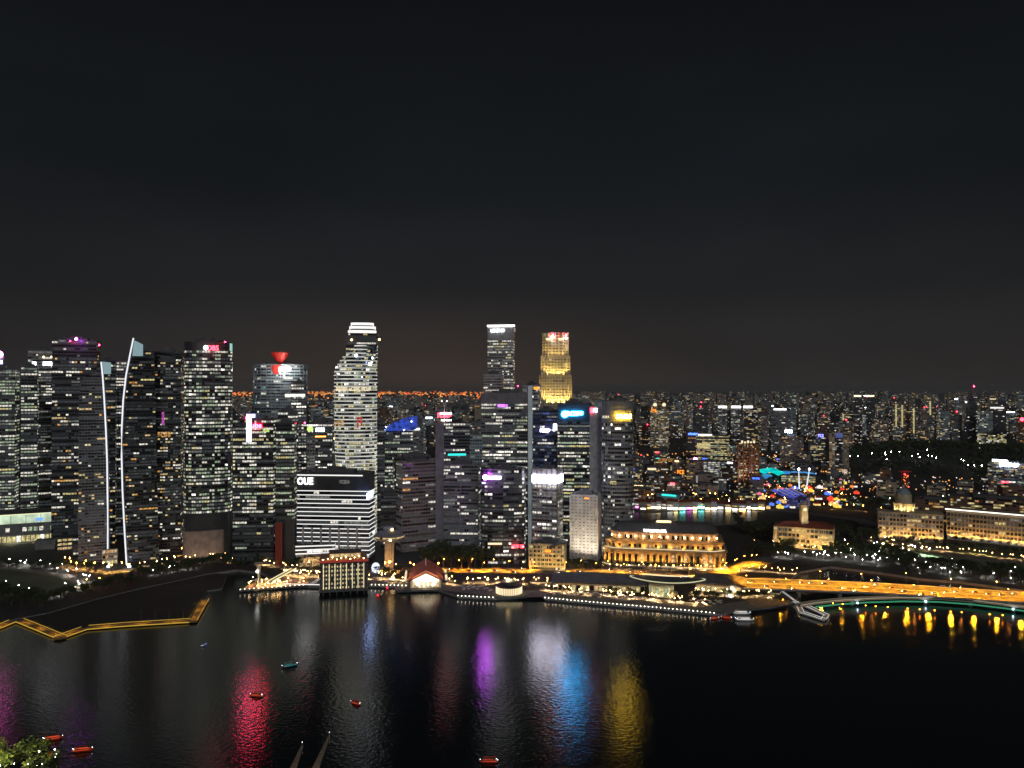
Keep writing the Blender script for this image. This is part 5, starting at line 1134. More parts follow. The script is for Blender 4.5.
T = B('building', 'apartment block with a red roof sign at the right edge of the picture', 1016, 1040, 419, 2200, MIXED, .3, 'brown'); sign(T, 1020, 1024, 417.5, 421, L['red'], 'disc', off=2)
for px_, py_, dd in ((881, 396.5, 3000), (895, 410, 2800)): beacon(T, px_, py_, L['redsign'], 2.0, d=dd) if False else None
# ---- riverside canopies and festival hall
x0 = 1640
root = thing('canopy_roof', 'teal lit mushroom canopy roofs over a riverside mall', 'canopy', (X(775, x0), x0, GZ))
tealm = glow('teal_canopy', (.0, .55, .50), 1.15, True, .35, .05); bluem = glow('azure_canopy', (.05, .35, .85), .8, True, .35, .05)
for i, (px_, py_, r_, m_) in enumerate(((764, 471, 13, tealm), (771, 470, 12, tealm), (766, 476, 11, bluem), (779, 473, 11, tealm), (787, 473.5, 12, bluem), (796, 474, 12, bluem), (806, 474.5, 12, bluem), (812, 475, 10, bluem))):
    r_ *= 1.35; x, y, z = X(px_, x0), x0 + i * 2, Z(py_, x0); mb = MB(); ring = lambda r, zz: [(x + r * math.cos(k * math.pi / 8), y + r * .8 * math.sin(k * math.pi / 8), zz) for k in range(16)]
    mb.loft([ring(1, z - 6), ring(r_ * .6, z - 1.5), ring(r_, z), ring(r_ * .7, z + 3), ring(1, z + 5)], m_); mb.build('canopy', root)
    mb = MB(); mb.cyl(x, y, .7, GZ, z - 5, M['metal'], 6); mb.build('mast', root)
T = B('building', 'riverside mall block with yellow lit upper gallery below the azure canopies', 781, 815, 476, 1600, (('yellow', 5), ('green', 2), ('orange', 1)), .85, 'beige')
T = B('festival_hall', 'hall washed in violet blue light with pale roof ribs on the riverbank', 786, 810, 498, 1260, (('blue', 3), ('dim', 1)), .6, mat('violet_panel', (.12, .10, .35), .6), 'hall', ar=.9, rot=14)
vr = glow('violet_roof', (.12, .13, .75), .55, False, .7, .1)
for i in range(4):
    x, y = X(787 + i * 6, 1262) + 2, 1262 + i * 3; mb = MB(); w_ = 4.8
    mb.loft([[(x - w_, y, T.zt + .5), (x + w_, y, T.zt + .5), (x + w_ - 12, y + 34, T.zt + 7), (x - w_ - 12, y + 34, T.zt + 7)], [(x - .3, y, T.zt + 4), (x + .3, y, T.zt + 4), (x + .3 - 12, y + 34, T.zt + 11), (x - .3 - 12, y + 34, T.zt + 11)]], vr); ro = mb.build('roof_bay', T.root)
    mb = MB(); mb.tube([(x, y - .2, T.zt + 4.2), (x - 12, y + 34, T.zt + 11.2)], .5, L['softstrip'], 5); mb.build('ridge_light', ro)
tent_c = [(n, glow('tent_' + n, c, 1.1, True, .4, .3)) for n, c in (('orange', (1, .28, .04)), ('amber', (1, .6, .2)), ('white', (1, .95, .9)), ('blue', (.1, .25, 1)), ('pink', (1, .2, .35)), ('golden', (1, .7, .1)), ('red', (1, .07, .03)))]
rt = random.Random(31)
for i in range(70):
    px_, py_ = rt.uniform(758, 858), rt.uniform(479, 509); x, y = G(px_, py_); s_ = rt.uniform(2.5, 5.5); nm, mm_ = rt.choice(tent_c)
    root = thing('market_tent', nm + ' lit tent in the lively quarter around the violet hall', 'tent', (x, y, GZ), 'lit tents of the riverside quarter')
    mb = MB(); mb.loft([[(x - s_, y - s_, GZ + 3), (x + s_, y - s_, GZ + 3), (x + s_, y + s_, GZ + 3), (x - s_, y + s_, GZ + 3)], [(x - .2, y - .2, GZ + 3 + s_ * .8), (x + .2, y - .2, GZ + 3 + s_ * .8), (x + .2, y + .2, GZ + 3 + s_ * .8), (x - .2, y + .2, GZ + 3 + s_ * .8)]], mm_ if rt.random() < .6 else rt.choice([M['white'], M['red'], M['beige']])); mb.build('canopy', root)
    mb = MB(); mb.box(x - s_ * .9, x + s_ * .9, y - s_ * .9, y + s_ * .9, GZ, GZ + 2.99, mm_ if rt.random() < .5 else M['beige']); mb.build('stall', root)
for px_, lb in ((799, 'left'), (806, 'right')):
    x, y = X(px_, 1500), 1500; root = thing('light_mast', lb + ' one of two bright white lit masts above the violet hall', 'mast', (x, y, GZ))
    mb = MB(); mb.tube([(x, y, GZ), (x + (6 if lb == 'right' else -1), y, Z(470, 1500))], 1.4, L['ledline'], 6, .8); mb.build('mast', root)
    mb = MB(); mb.ball(x + (6 if lb == 'right' else -1), y, Z(469, 1500), 2.2, L['bluewhite'] if lb == 'left' else L['white'], 8, 4); mb.build('head', root)
# ---- shophouses along the river
cols = [('white', 5), ('warm', 6), ('orange', 3), ('yellow', 3), ('mag', .8), ('teal', .6), ('bright', 2)]
rnd = random.Random(21); names = ('cream', 'white', 'pink', 'ochre', 'pale blue', 'red brown'); wm6 = [M['cream'], M['white'], M['pinkish'], M['beige'], M['bluegrey'], M['brown']]
adj = ['narrow', 'tall', 'wide', 'low', 'gabled', 'bright fronted', 'dim fronted']
k = 0; pxa = 634.0
while pxa < 762:
    wpx = rnd.uniform(4.5, 8); d = 1250 - (pxa - 634) * .1 + rnd.uniform(-9, 14); h = rnd.uniform(8, 13); i6 = rnd.randrange(6)
    fr = Frame(pxa + wpx / 2, d); w_ = wpx / F * d / 2 - .15
    ordn = k; root = thing('shophouse', '%s shophouse with a lit ground floor, %s in the riverside row' % (names[i6], ('one two three four five six seven eight nine ten eleven twelve thirteen fourteen fifteen sixteen seventeen eighteen nineteen twenty twentyone twentytwo twentythree twentyfour twentyfive twentysix twentyseven twentyeight').split()[min(k, 27)] + ' from the left'), 'shophouse', (*fr.o, GZ), 'shophouses along the river')
    mb = MB(); mb.box(-w_, w_, 0, 16, GZ, GZ + h, wm6[i6]); fb(mb, fr, 'wall', root)
    mb = MB(); mb.loft([[(-w_, -1, GZ + h + .01), (w_, -1, GZ + h + .01), (w_, 17, GZ + h + .01), (-w_, 17, GZ + h + .01)], [(-w_, 7, GZ + h + 3), (w_, 7, GZ + h + 3), (w_, 9, GZ + h + 3), (-w_, 9, GZ + h + 3)]], M['redroof']); fb(mb, fr, 'roof', root)
    t_ = rnd.random() * sum(c[1] for c in cols)
    for n_, ww in cols:
        t_ -= ww
        if t_ <= 0: break
    mb = MB(); q1 = rnd.uniform(.1, .45) * w_; q2 = rnd.uniform(.1, .45) * w_; mb.box(-w_ + q1, w_ - q2, -.5, -.02, GZ + .4, GZ + rnd.uniform(2.2, 4.2), glow('shopfront_' + n_, W[n_].node_tree.nodes['Principled BSDF'].inputs['Emission Color'].default_value[:3], rnd.uniform(1.5, 26))); fb(mb, fr, 'shopfront', root)
    mb = MB(); mb.box(-w_ + 1, w_ - 1, -.3, -.02, GZ + 5.5, GZ + 7.2, W[rnd.choice(('warm', 'dim', 'yellow', 'faint', 'white'))]); fb(mb, fr, 'upper_window', root)
    mb = MB(); mb.loft([[(-w_, -4, GZ + 3.6), (w_, -4, GZ + 3.6), (w_, -.6, GZ + 4.4), (-w_, -.6, GZ + 4.4)], [(-w_, -4, GZ + 3.8), (w_, -4, GZ + 3.8), (w_, -.6, GZ + 4.6), (-w_, -.6, GZ + 4.6)]], rnd.choice([M['red'], M['white'], M['beige'], M['dark']])); fb(mb, fr, 'awning', root)
    pxa += wpx; k += 1
# ---- the town: mid distance low blocks, then far towers
rnd = random.Random(77)
walls = [('grey', 'grey'), ('dark', 'dark'), ('pinkish', 'brownish'), ('beige', 'sandy'), ('brown', 'brown'), ('bluegrey', 'blue grey')]
pals = [(MIXED, 'mixed'), (HOMES, 'amber'), (COOL, 'white'), (OFFICE, 'pale'), (WARM, 'orange')]
def zone(px):
    for a, n in ((235, 'beyond the left towers'), (330, 'behind the funnel crowned tower'), (440, 'behind the blue canopy tower'), (535, 'behind the tall white rimmed tower'), (640, 'behind the yellow signed tower'), (700, 'behind the riverside shophouses'),
                 (760, 'around the brown brick tower'), (830, 'beyond the teal canopies'), (900, 'left of the wooded hill'), (970, 'beyond the wooded hill')):
        if px < a: return n
    return 'at the right edge of the town'
for i in range(120):
    px_ = rnd.uniform(618, 1040) if i > 20 else rnd.uniform(630, 760); d = rnd.uniform(1330, 2300)
    xx, yy = X(px_, d), d
    if ((xx - hx) / hw) ** 2 + ((yy - hy) / hd) ** 2 < 1.0: continue
    if 1180 < d < 1420 and px_ < 770 and False: continue
    h = rnd.uniform(9, 34) * (1 + .5 * (rnd.random() < .15)); wpx = rnd.uniform(18, 55) / d * F
    if 760 < px_ < 860 and d < 1500: h = rnd.uniform(6, 11)
    if 770 < px_ < 822 and d < 1420: continue
    wn = rnd.choice(walls); pl = rnd.choice(pals)
    T = block('town_block', '%s low town block with %s lights %s' % (wn[1], pl[1], zone(px_)), px_ - wpx / 2, px_ + wpx / 2, 0, d, pl[0], rnd.uniform(.08, .30), wn[0], 'building', ar=rnd.uniform(.4, .9), rot=rnd.uniform(-25, 25), group='low blocks of the town', zt=GZ + h)
    if rnd.random() < .4:
        c_ = rnd.choice(['white', 'orangeglow', 'red', 'cream', 'blue', 'teal', 'warm']); a_ = px_ - wpx * .3; sign(T, a_, a_ + wpx * rnd.uniform(.2, .6), HY + (H - (T.zt - .5)) * F / d, HY + (H - (T.zt - 3.5)) * F / d, L[c_], rnd.choice(['bar', 'glyphs']), off=1.5, seed=i)
for i in range(215):
    left = i < 75
    px_ = rnd.uniform(195, 560) if left else rnd.uniform(560, 1045); d = rnd.uniform(1500, 2600) if (left and i < 30) else rnd.uniform(2350, 5200)
    h = rnd.uniform(40, 110) if left else rnd.uniform(55, 165) * (1.0 if rnd.random() < .7 else .6); h = min(h, 186)
    if left and i < 30: h = rnd.uniform(30, 105)
    wpx = rnd.uniform(22, 70) / d * F; wn = rnd.choice(walls); pl = rnd.choice(pals[:4])
    T = block('distant_tower', '%s distant tower with %s lights %s' % (wn[1], pl[1], zone(px_)), px_ - wpx / 2, px_ + wpx / 2, 0, d, pl[0], rnd.uniform(.07, .27), wn[0], 'tower', ar=rnd.uniform(.4, 1), rot=rnd.uniform(-20, 20), group='distant towers of the city', zt=GZ + h, cell=5.5, fh=4.2)
    r_ = rnd.random()
    if r_ < .30: sign(T, px_ - wpx * .3, px_ + wpx * .3, HY + (H - (T.zt + 1)) * F / d, HY + (H - (T.zt - 3)) * F / d, L[rnd.choice(['strip', 'cream', 'white', 'warm', 'softstrip', 'cool'])], 'bar', off=1.5, name='roof_light')
    elif r_ < .40: beacon(T, px_, HY + (H - (T.zt + 6)) * F / d, L['red'], 2.2, d=d, name='beacon')
# the endless blocks toward the horizon
rq = random.Random(91)
def masses(name, n, pxr, dr, hr, seed):
    r = random.Random(seed); big = MB()
    for _ in range(n):
        px_ = r.uniform(*pxr); d = dr[0] + (dr[1] - dr[0]) * r.random() ** .8; w_ = r.uniform(30, 95) / d * F
        P = rect(px_ - w_ / 2, px_ + w_ / 2, d, .5, r.uniform(-20, 20)); b_ = block_mesh(P, GZ, GZ + r.uniform(*hr), M[r.choice(['grey', 'pinkish', 'dark', 'beige', 'bluegrey'])], MIXED, r.uniform(.05, .22), r, 14, 9)
        k = len(big.v); big.v += b_.v; ii = [big.slot(m) for m in b_.slots]; big.f += [tuple(a + k for a in f) for f in b_.f]; big.m += [ii[m] for m in b_.m]
    return struct(big, name, 'stuff')
masses('far_city_blocks', 520, (555, 1060), (5200, 17000), (60, 175), 1)
masses('far_city_blocks', 330, (190, 555), (4200, 15000), (30, 120), 2)
# far lights that nobody could count
def scatter(name, n, pxr, dr, zr, sz, mats, seed, power=1.0):
    r = random.Random(seed); mb = MB()
    for _ in range(n):
        px_ = r.uniform(*pxr); d = dr[0] + (dr[1] - dr[0]) * r.random() ** power; z = r.uniform(*zr); x = X(px_, d); s = sz * d / F * r.uniform(.5, 1.25) / 2
        if ((x - hx) / hw) ** 2 + ((d - hy) / hd) ** 2 < 1.05: continue
        m = r.choice(mats); mb.prism([(x - s, d - s), (x + s, d - s), (x + s, d + s), (x - s, d + s)], z, z + 2 * s, m)
    return struct(mb, name, 'stuff')
F1 = [glow('far_' + n, c, s, False) for n, c, s in (('white', (1, .95, .85), 1.4), ('amber', (1, .6, .22), 1.3), ('orange', (1, .3, .05), 2.6), ('cool', (.8, .9, 1), 1.0), ('dimwhite', (.9, .9, .8), .5), ('dimwarm', (1, .7, .4), .5))]
scatter('far_city_lights', 1500, (560, 1045), (2300, 14000), (4, 60), .55, [F1[0], F1[1], F1[3], F1[4], F1[4], F1[5], F1[5]], 1, 1.4)
scatter('far_city_lights', 1500, (190, 560), (1900, 14000), (4, 40), .5, [F1[0], F1[1], F1[4], F1[4], F1[5], F1[3]], 2, 1.4)
scatter('harbour_lights', 760, (226, 548), (10000, 42000), (10, 90), 1.1, [F1[2], F1[2], F1[1], glow('far_red', (1, .12, .02), 3.0, False)], 3, .8)
scatter('street_glow_points', 900, (625, 1040), (1320, 2300), (4, 9), .75, [F1[0], F1[1], F1[1], F1[2], F1[3]], 4)
# ================================================================== trees, lamps, vehicles, boats
def in_water(x, y):
    c = False; P = coast + [(9000, 9000), (-9000, 9000)]
    for i in range(len(P)):
        (x1, y1), (x2, y2) = P[i], P[i - 1]
        if (y1 > y) != (y2 > y) and x < (x2 - x1) * (y - y1) / (y2 - y1) + x1: c = not c
    return not c
rnd = random.Random(42)
protos = []
for v in range(5):
    root = thing('tree', 'tree', 'tree', (0, 0, -500)); mb = MB()
    mb.tube([(0, 0, 0), (.2, .1, 3), (.1, -.1, 6)], .5, M['trunk'], 7, .3)
    for a in range(4): q = a * 1.6 + v; mb.tube([(.1, 0, 4.2), (1.6 * math.cos(q), 1.6 * math.sin(q), 6.3), (3 * math.cos(q), 3 * math.sin(q), 8)], .25, M['trunk'], 5, .1)
    me = mb.v; tr = MB(); tr.v, tr.f, tr.m, tr.slots = mb.v, mb.f, mb.m, mb.slots
    o = tr.build('trunk', None); o.parent = root
    cb = MB()
    for c_ in range(15):
        a = rnd.uniform(0, 6.28); q = math.sqrt(rnd.random()) * 4.4; z = 8.4 + rnd.uniform(-2.2, 2.6) - q * .25
        leaves(cb, (q * math.cos(a), q * math.sin(a), z), rnd.uniform(1.5, 2.5), 70, .42, rnd, [M['leafA'], M['leafB'], M['leafA'], M['leafB'] if v != 3 else M['leafY']])
    o = cb.build('crown', None); o.parent = root
    protos.append(root)
used = [False] * 5; NT = [0]
def tree(px, py, h, label, group, z=GZ, xy=None, v=None):
    x, y = xy or G(px, py, z)
    if xy is None and in_water(x, y): return
    v = NT[0] % 5 if v is None else v; NT[0] += 1
    if not used[v]: o = protos[v]; used[v] = True
    else: o = copy_tree(protos[v])
    s = h / 11.5; o.location = (x, y, z); o.scale = (s * rnd.uniform(.9, 1.25), s * rnd.uniform(.9, 1.25), s); o.rotation_euler = (0, 0, rnd.uniform(0, 6.28))
    tag(o, label, 'tree', group); return o
def grove(pts, n, h, label, group):
    """n trees inside a px polygon's bounding rows, spread between two polylines"""
    (xa, ya), (xb, yb), dy = pts
    for i in range(n):
        u = (i + rnd.random()) / n; tree(xa + (xb - xa) * u, ya + (yb - ya) * u + rnd.uniform(-dy, dy), h * rnd.uniform(.8, 1.2), label, group)
grove(((424, 566), (484, 568), 1.5), 12, 22, 'big dark tree in the clump before the grid windowed towers', 'tall dark trees behind the pier hall')
grove(((430, 561), (500, 564), 1.5), 9, 20, 'big dark tree in the back row of the clump before the towers', 'tall dark trees behind the pier hall')
grove(((0, 600), (50, 604), 4), 13, 11, 'dark tree on the left shore beside the sports field', 'trees of the left shore park')
grove(((-20, 592), (40, 600), 3), 8, 11, 'dark tree at the near edge of the sports field', 'trees of the left shore park')
grove(((50, 600), (140, 582), 3), 15, 10, 'dark tree along the left shore path above the boardwalk', 'trees along the left shore path')
grove(((135, 577), (232, 562), 2.5), 20, 11, 'dark tree on the inner shore below the rounded bank tower', 'trees on the inner shore')
grove(((5, 566), (120, 570), 1.5), 12, 9, 'small tree lining the road behind the sports field', 'trees along the left road')
grove(((225, 566), (300, 566), 1.5), 9, 9, 'small lit tree at the foot of the ubs tower', 'trees below the black tower of two wings')
grove(((380, 577), (455, 580), 1.5), 9, 8, 'small tree on the quay around the pier hall', 'trees around the pier hall')
grove(((560, 569), (600, 570), 1.2), 7, 11, 'tree in front of the cream mid rise tower', 'trees before the cream tower')
grove(((600, 569), (728, 569), .4), 18, 7.5, 'small tree in the row before the colonnaded hotel', 'trees before the colonnaded hotel')
grove(((600, 591), (650, 596), 1.5), 9, 6, 'small promenade tree in front of the dark roofed hall', 'trees on the promenade')
grove(((690, 597), (765, 597), 2), 12, 7, 'small promenade tree near the lion fish statue', 'trees near the statue')
grove(((750, 553), (795, 553), 5), 20, 12, 'dark tree right of the colonnaded hotel', 'trees right of the colonnaded hotel')
grove(((735, 528), (775, 535), 6), 16, 15, 'dark riverside tree between hotel and theatre', 'riverside trees')
grove(((826, 552), (905, 560), 5), 26, 13, 'dark tree in the park between theatre and bridge', 'trees of the bridge park')
grove(((895, 566), (1040, 583), 4.5), 40, 13, 'dark tree in the row behind the right part of the road bridge', 'trees behind the bridge')
grove(((830, 535), (885, 535), 5), 14, 13, 'dark tree beside the theatre', 'trees beside the theatre')
grove(((880, 541), (1040, 556), 1.2), 16, 8, 'small tree along the colonnade of the museums', 'trees before the museums')
grove(((640, 502), (760, 500), 2.5), 18, 11, 'tree behind the riverside shophouses', 'trees behind the shophouses')
grove(((840, 505), (990, 505), 5), 34, 14, 'dark tree at the foot of the wooded hill', 'trees at the foot of the hill')
grove(((300, 573), (420, 574), 1), 10, 8, 'street tree along the shore road by the white lined block', 'trees along the shore road')
for x, y, h in ((-255, 378, 20), (-238, 384, 19), (-272, 386, 19), (-246, 366, 20), (-226, 372, 17), (-262, 362, 20)):
    o = tree(0, 0, h, 'leafy tree hung with small lights in the lower left corner', 'trees in the lower left corner', xy=(x, y), v=3)
# ---- lamps
def lamp_proto(name, h, m, r, arm=0):
    root = thing(name, name, 'street lamp', (0, 0, -500)); mb = MB(); mb.tube([(0, 0, 0), (0, 0, h)], .14, M['metal'], 5, .09)
    if arm: mb.tube([(0, 0, h - .2), (arm * .5, 0, h + .3), (arm, 0, h + .3)], .08, M['metal'], 4)
    o = mb.build('pole', None); o.parent = root
    mb = MB(); mb.ball(arm, 0, h + .1, r, m, 8, 4, .6 if arm else 1); o = mb.build('lamp_head', None); o.parent = root
    return root
LP = {'white': lamp_proto('park_lamp', 6, L['spot'], .36), 'warm': lamp_proto('garden_lantern', 5, L['spotwarm'], .36), 'orange': lamp_proto('street_lamp', 11, L['spotor'], .42, 2), 'big': lamp_proto('street_lamp', 10, L['spot'], .55, 1.5), 'orbig': lamp_proto('street_lamp', 9, L['spotor'], .6)}
lused = set()
def lamp(kind, x, y, z, label, group, rz=0):
    if kind in lused: o = copy_tree(LP[kind])
    else: o = LP[kind]; lused.add(kind)
    o.location = (x, y, z); o.rotation_euler = (0, 0, rz); o.scale = (rnd.uniform(.42, 1.05),) * 2 + (rnd.uniform(.8, 1.1),); tag(o, label, 'street lamp', group); return o
def lamps(kind, pts, n, jit, label, group, light=None, z=GZ):
    P = [Vector(G(x, y, z)) for x, y in pts]; Ln = sum((b - a).length for a, b in zip(P, P[1:]))
    for i in range(n):
        q, d = on_path(P, Ln * (i + .5) / n + rnd.uniform(-jit, jit)); x, y = q.x + rnd.uniform(-jit, jit), q.y + rnd.uniform(-jit, jit)
        if in_water(x, y): continue
        o = lamp(kind, x, y, z, label, group)
        if light: l = spot(None, (x, y, z + light[2]), (x, y, 0), light[0] * (4.5 if kind == 'warm' else 2.0), light[1], 132, .4, 'lamp_light'); l.parent = o; l.location = (0, 0, light[2]); 
ORG = (1, .38, .015)
# bridge lamps
Lb = sum((b - a).length for a, b in zip(Pb, Pb[1:])); s_ = 4; i = 0
while s_ < min(Lb, 400):
    q, d = on_path(Pb, s_); n = Vector((-d.y, d.x)); ang = math.atan2(d.y, d.x)
    for sd in ((1, -1)):
        x, y = q.x + n.x * 18.2 * sd, q.y + n.y * 18.2 * sd
        if i % 2 == 0 or sd > 0:
            if i % 2 == 0: lamp('orange', x, y, bz, ('far side' if sd > 0 else 'near side') + ' street lamp of the orange road bridge', 'street lamps on the road bridge', ang - sd * math.pi / 2)
        o = spot(root, (x - n.x * 2.2 * sd, y - n.y * 2.2 * sd, bz + 10.6), (x - n.x * 8 * sd, y - n.y * 8 * sd, bz), 40000, ORG, 128, .35, 'lamp_light'); o.parent = None; o.location = (x - n.x * 2.2 * sd, y - n.y * 2.2 * sd, bz + 10.6)
    s_ += 19; i += 1
L['streak'] = glow('streak_orange', (1, .27, .015), 42)
# lamps added in the water to cast orange reflections, standing in for bridge lamps
for px_ in (783, 833, 843, 866, 876, 888, 908, 920, 935, 951, 962, 990, 1003):
    k = [p for p in Pb]; 
    x, y = G(px_, 598 + (px_ - 783) * .07, 5); mb = MB(); mb.ball(x, y + 2, 3.4, .42, L['streak'], 6, 4, .7); mb.cyl(x, y + 2, .12, -2, 3.1, M['metal'], 5); ob = mb.build('water_lamp', None, (x, y + 2, 0)); tag(ob, 'orange marker lamp added in the water below the road bridge', 'marker lamp', 'orange marker lamps below the bridge')
lamps('orange', [(600, 571), (650, 573.5), (700, 578), (745, 583)], 9, 1, 'orange street lamp on the road below the colonnaded hotel', 'street lamps before the hotel', (34000, ORG, 10))
lamps('orange', [(690, 579), (718, 573), (740, 567), (755, 563)], 11, 4, 'orange street lamp on the road curving inland right of the hotel', 'street lamps of the curving road', (42000, ORG, 10))
lamps('orange', [(420, 570), (520, 570.3), (600, 571)], 13, 3, 'orange street lamp on the shore road', 'street lamps on the shore road', (30000, ORG, 10))
lamps('orbig', [(300, 568), (400, 570)], 7, 4, 'orange street lamp below the white lined office block', 'street lamps below the white lined block', (7000, (1, .55, .15), 9))
lamps('warm', [(225, 562), (262, 564), (300, 570)], 14, 3, 'warm lamp at the foot of the ubs tower', 'warm lamps below the black tower of two wings', (1500, (1, .6, .25), 5))
lamps('orbig', [(180, 556), (232, 553)], 10, 4, 'orange lamp below the rounded bank tower', 'lamps below the rounded bank tower', (5000, (1, .45, .1), 8))
lamps('white', [(8, 563), (60, 570), (90, 582), (60, 590)], 16, 5, 'white lamp around the sports field', 'white lamps around the sports field', (1800, (1, .95, .85), 6))
lamps('white', [(-10, 585), (20, 590), (50, 598), (80, 590)], 7, 4, 'white lamp in the left shore park', 'white lamps in the left shore park', (900, (.95, 1, .8), 6))
lamps('orbig', [(60, 566), (110, 572), (135, 569)], 12, 5, 'orange lamp on the road at the foot of the flag topped towers', 'orange lamps below the flag topped towers', (5000, (1, .5, .1), 8))
lamps('orbig', [(85, 586), (105, 588)], 2, 2, 'orange lamp over the small lit plaza by the left shore', 'plaza lamps', (14000, (1, .55, .1), 9))
lamps('warm', [(130, 568), (185, 560), (235, 556)], 18, 5, 'warm lamp along the inner shore road', 'warm lamps along the inner shore road', (1500, (1, .7, .3), 5))
lamps('white', [(150, 575), (200, 567)], 7, 4, 'white lamp among the inner shore trees', 'white lamps on the inner shore', None)
lamps('white', [(182, 580), (194, 581)], 5, .3, 'small white bollard lamp on the inner shore corner', 'bollard lamps on the inner shore', None)
lamps('warm', [(283, 575), (318, 576)], 26, 7, 'warm lamp crowding the quay beside the water hotel', 'warm lamps on the quay', (700, (1, .6, .25), 4))
lamps('warm', [(370, 577), (405, 581), (455, 584)], 22, 6, 'warm lamp on the quay left of the pier hall', 'warm lamps around the pier hall', (900, (1, .6, .25), 4))
lamps('orbig', [(372, 570), (440, 572)], 9, 6, 'orange lamp behind the saucer topped tower', 'orange lamps behind the saucer tower', (9000, (1, .5, .08), 8))
lamps('warm', [(455, 582), (545, 584)], 26, 6, 'warm lamp on the promenade right of the pier hall', 'warm lamps right of the pier hall', (900, (1, .6, .25), 4))
lamps('warm', [(545, 590), (640, 598), (700, 604)], 44, 4.5, 'warm terrace lamp on the long promenade', 'terrace lamps of the long promenade', (450, (1, .7, .4), 4))
lamps('warm', [(690, 594), (770, 596)], 22, 5, 'warm lamp near the lion fish statue', 'warm lamps near the statue', (700, (1, .65, .3), 4))
lamps('warm', [(600, 569), (728, 569.5)], 22, 2, 'small warm lamp in the garden of the colonnaded hotel', 'garden lamps of the hotel', (500, (1, .5, .2), 4))
lamps('warm', [(742, 570), (800, 573)], 12, 4, 'warm lamp on the river corner right of the hotel', 'warm lamps on the river corner', (1500, (1, .6, .3), 4))
lamps('white', [(785, 558), (830, 556), (880, 563), (920, 570), (960, 575), (1024, 581)], 40, 18, 'white park lamp behind the road bridge', 'white park lamps behind the bridge', (600, (1, .97, .85), 5))
lamps('white', [(900, 563), (960, 568), (1024, 574)], 10, 8, 'white lamp deep among the trees behind the bridge', 'white lamps among the trees', None)
lamps('white', [(835, 545), (890, 548), (905, 558)], 12, 8, 'white lamp on the theatre lawn', 'white lamps on the theatre lawn', (2500, (.8, 1, .85), 6))
lamps('big', [(905, 553), (935, 557)], 4, 4, 'greenish white floodlight at the near end of the dark field', 'field floodlights', (9000, (.7, 1, .75), 10))
lamps('white', [(840, 470), (900, 472), (985, 478)], 22, 30, 'white lamp on the slope of the wooded hill', 'white lamps on the hill slope', None)
lamps('big', [(860, 505), (940, 503), (975, 500)], 8, 14, 'bright lamp behind the domed courthouse', 'bright lamps behind the courthouse', (5000, (.9, .95, 1), 10))
lamps('orbig', [(765, 500), (800, 507), (880, 512)], 14, 9, 'orange lamp on the road behind the theatre', 'orange lamps behind the theatre', (9000, (1, .4, .08), 9))
lamps('orbig', [(640, 500), (760, 498)], 16, 12, 'orange street lamp behind the shophouses', 'street lamps behind the shophouses', (4000, (1, .5, .15), 9))
lamps('orbig', [(762, 488), (790, 492), (850, 500)], 22, 26, 'orange lamp in the lively riverside quarter around the violet hall', 'orange lamps of the riverside quarter', (9000, (1, .4, .1), 9))
lamps('white', [(640, 506), (700, 505), (765, 505)], 16, 5, 'white lamp on the river quay before the shophouses', 'white lamps on the river quay', (1500, (1, .9, .8), 6))
lamps('orange', [(640, 507), (700, 506), (765, 506)], 12, 4, 'orange lamp on the river quay before the shophouses', 'orange lamps on the river quay', (3000, (1, .5, .1), 9))
lamps('white', [(800, 552), (880, 558), (960, 566), (1030, 576)], 22, 30, 'small white lamp scattered through the park between museum field and bridge', 'scattered park lamps behind the bridge', (700, (1, .95, .75), 6))
lamps('warm', [(760, 548), (830, 548), (905, 540)], 26, 24, 'small warm lamp in the gardens around the theatre', 'garden lamps around the theatre', (900, (1, .75, .4), 5))
lamps('warm', [(880, 547), (960, 552), (1030, 561)], 30, 4, 'warm lamp in the row before the colonnaded museums', 'warm lamps before the museums', (900, (1, .65, .3), 5))
# hill lamps need the slope height
for o in list(C.objects):
    if o.get('group') == 'white lamps on the hill slope': o.location.z = max(GZ, hillz(o.location.x, o.location.y)) + 4; o.scale = (1.6, 1.6, 1.6)
# lamp string on the trees of the lower left corner
for i in range(26):
    a = rnd.uniform(0, 6.28); x, y = -246 + rnd.uniform(-34, 24), 374 + rnd.uniform(-10, 12); z = rnd.uniform(11, 19)
    mb = MB(); mb.ball(x, y - 6, z, .14, L['spot'], 6, 3); mb.cyl(x, y - 6, .03, z, z + 1.2, M['metal'], 4); ob = mb.build('hanging_lamp', None, (x, y - 6, z)); tag(ob, 'small white lamp hanging in the lower left trees', 'lamp', 'small lamps in the lower left trees')
spot(None, (-238, 350, 30), (-245, 376, 14), 70000, (1, .88, .3), 100, .5, 'tree_floodlight'); spot(None, (-262, 360, 26), (-262, 380, 12), 40000, (1, .88, .3), 100, .5, 'tree_floodlight')
for px_, py_ in ((56.5, 750), (58, 755), (57, 758), (53, 762), (51, 765), (41, 748)):
    x, y = X(px_, 396), 396; z = Z(py_, 396); mb = MB(); mb.ball(x, y, z + 1, .42, L['white'], 8, 5); mb.cyl(x, y, .07, max(-1, z - 7), z + .7, M['metal'], 5); ob = mb.build('quay_lamp', None, (x, y, 0)); tag(ob, 'round white lamp in the curved line at the lower left quay', 'lamp', 'white globe lamps at the lower left quay')
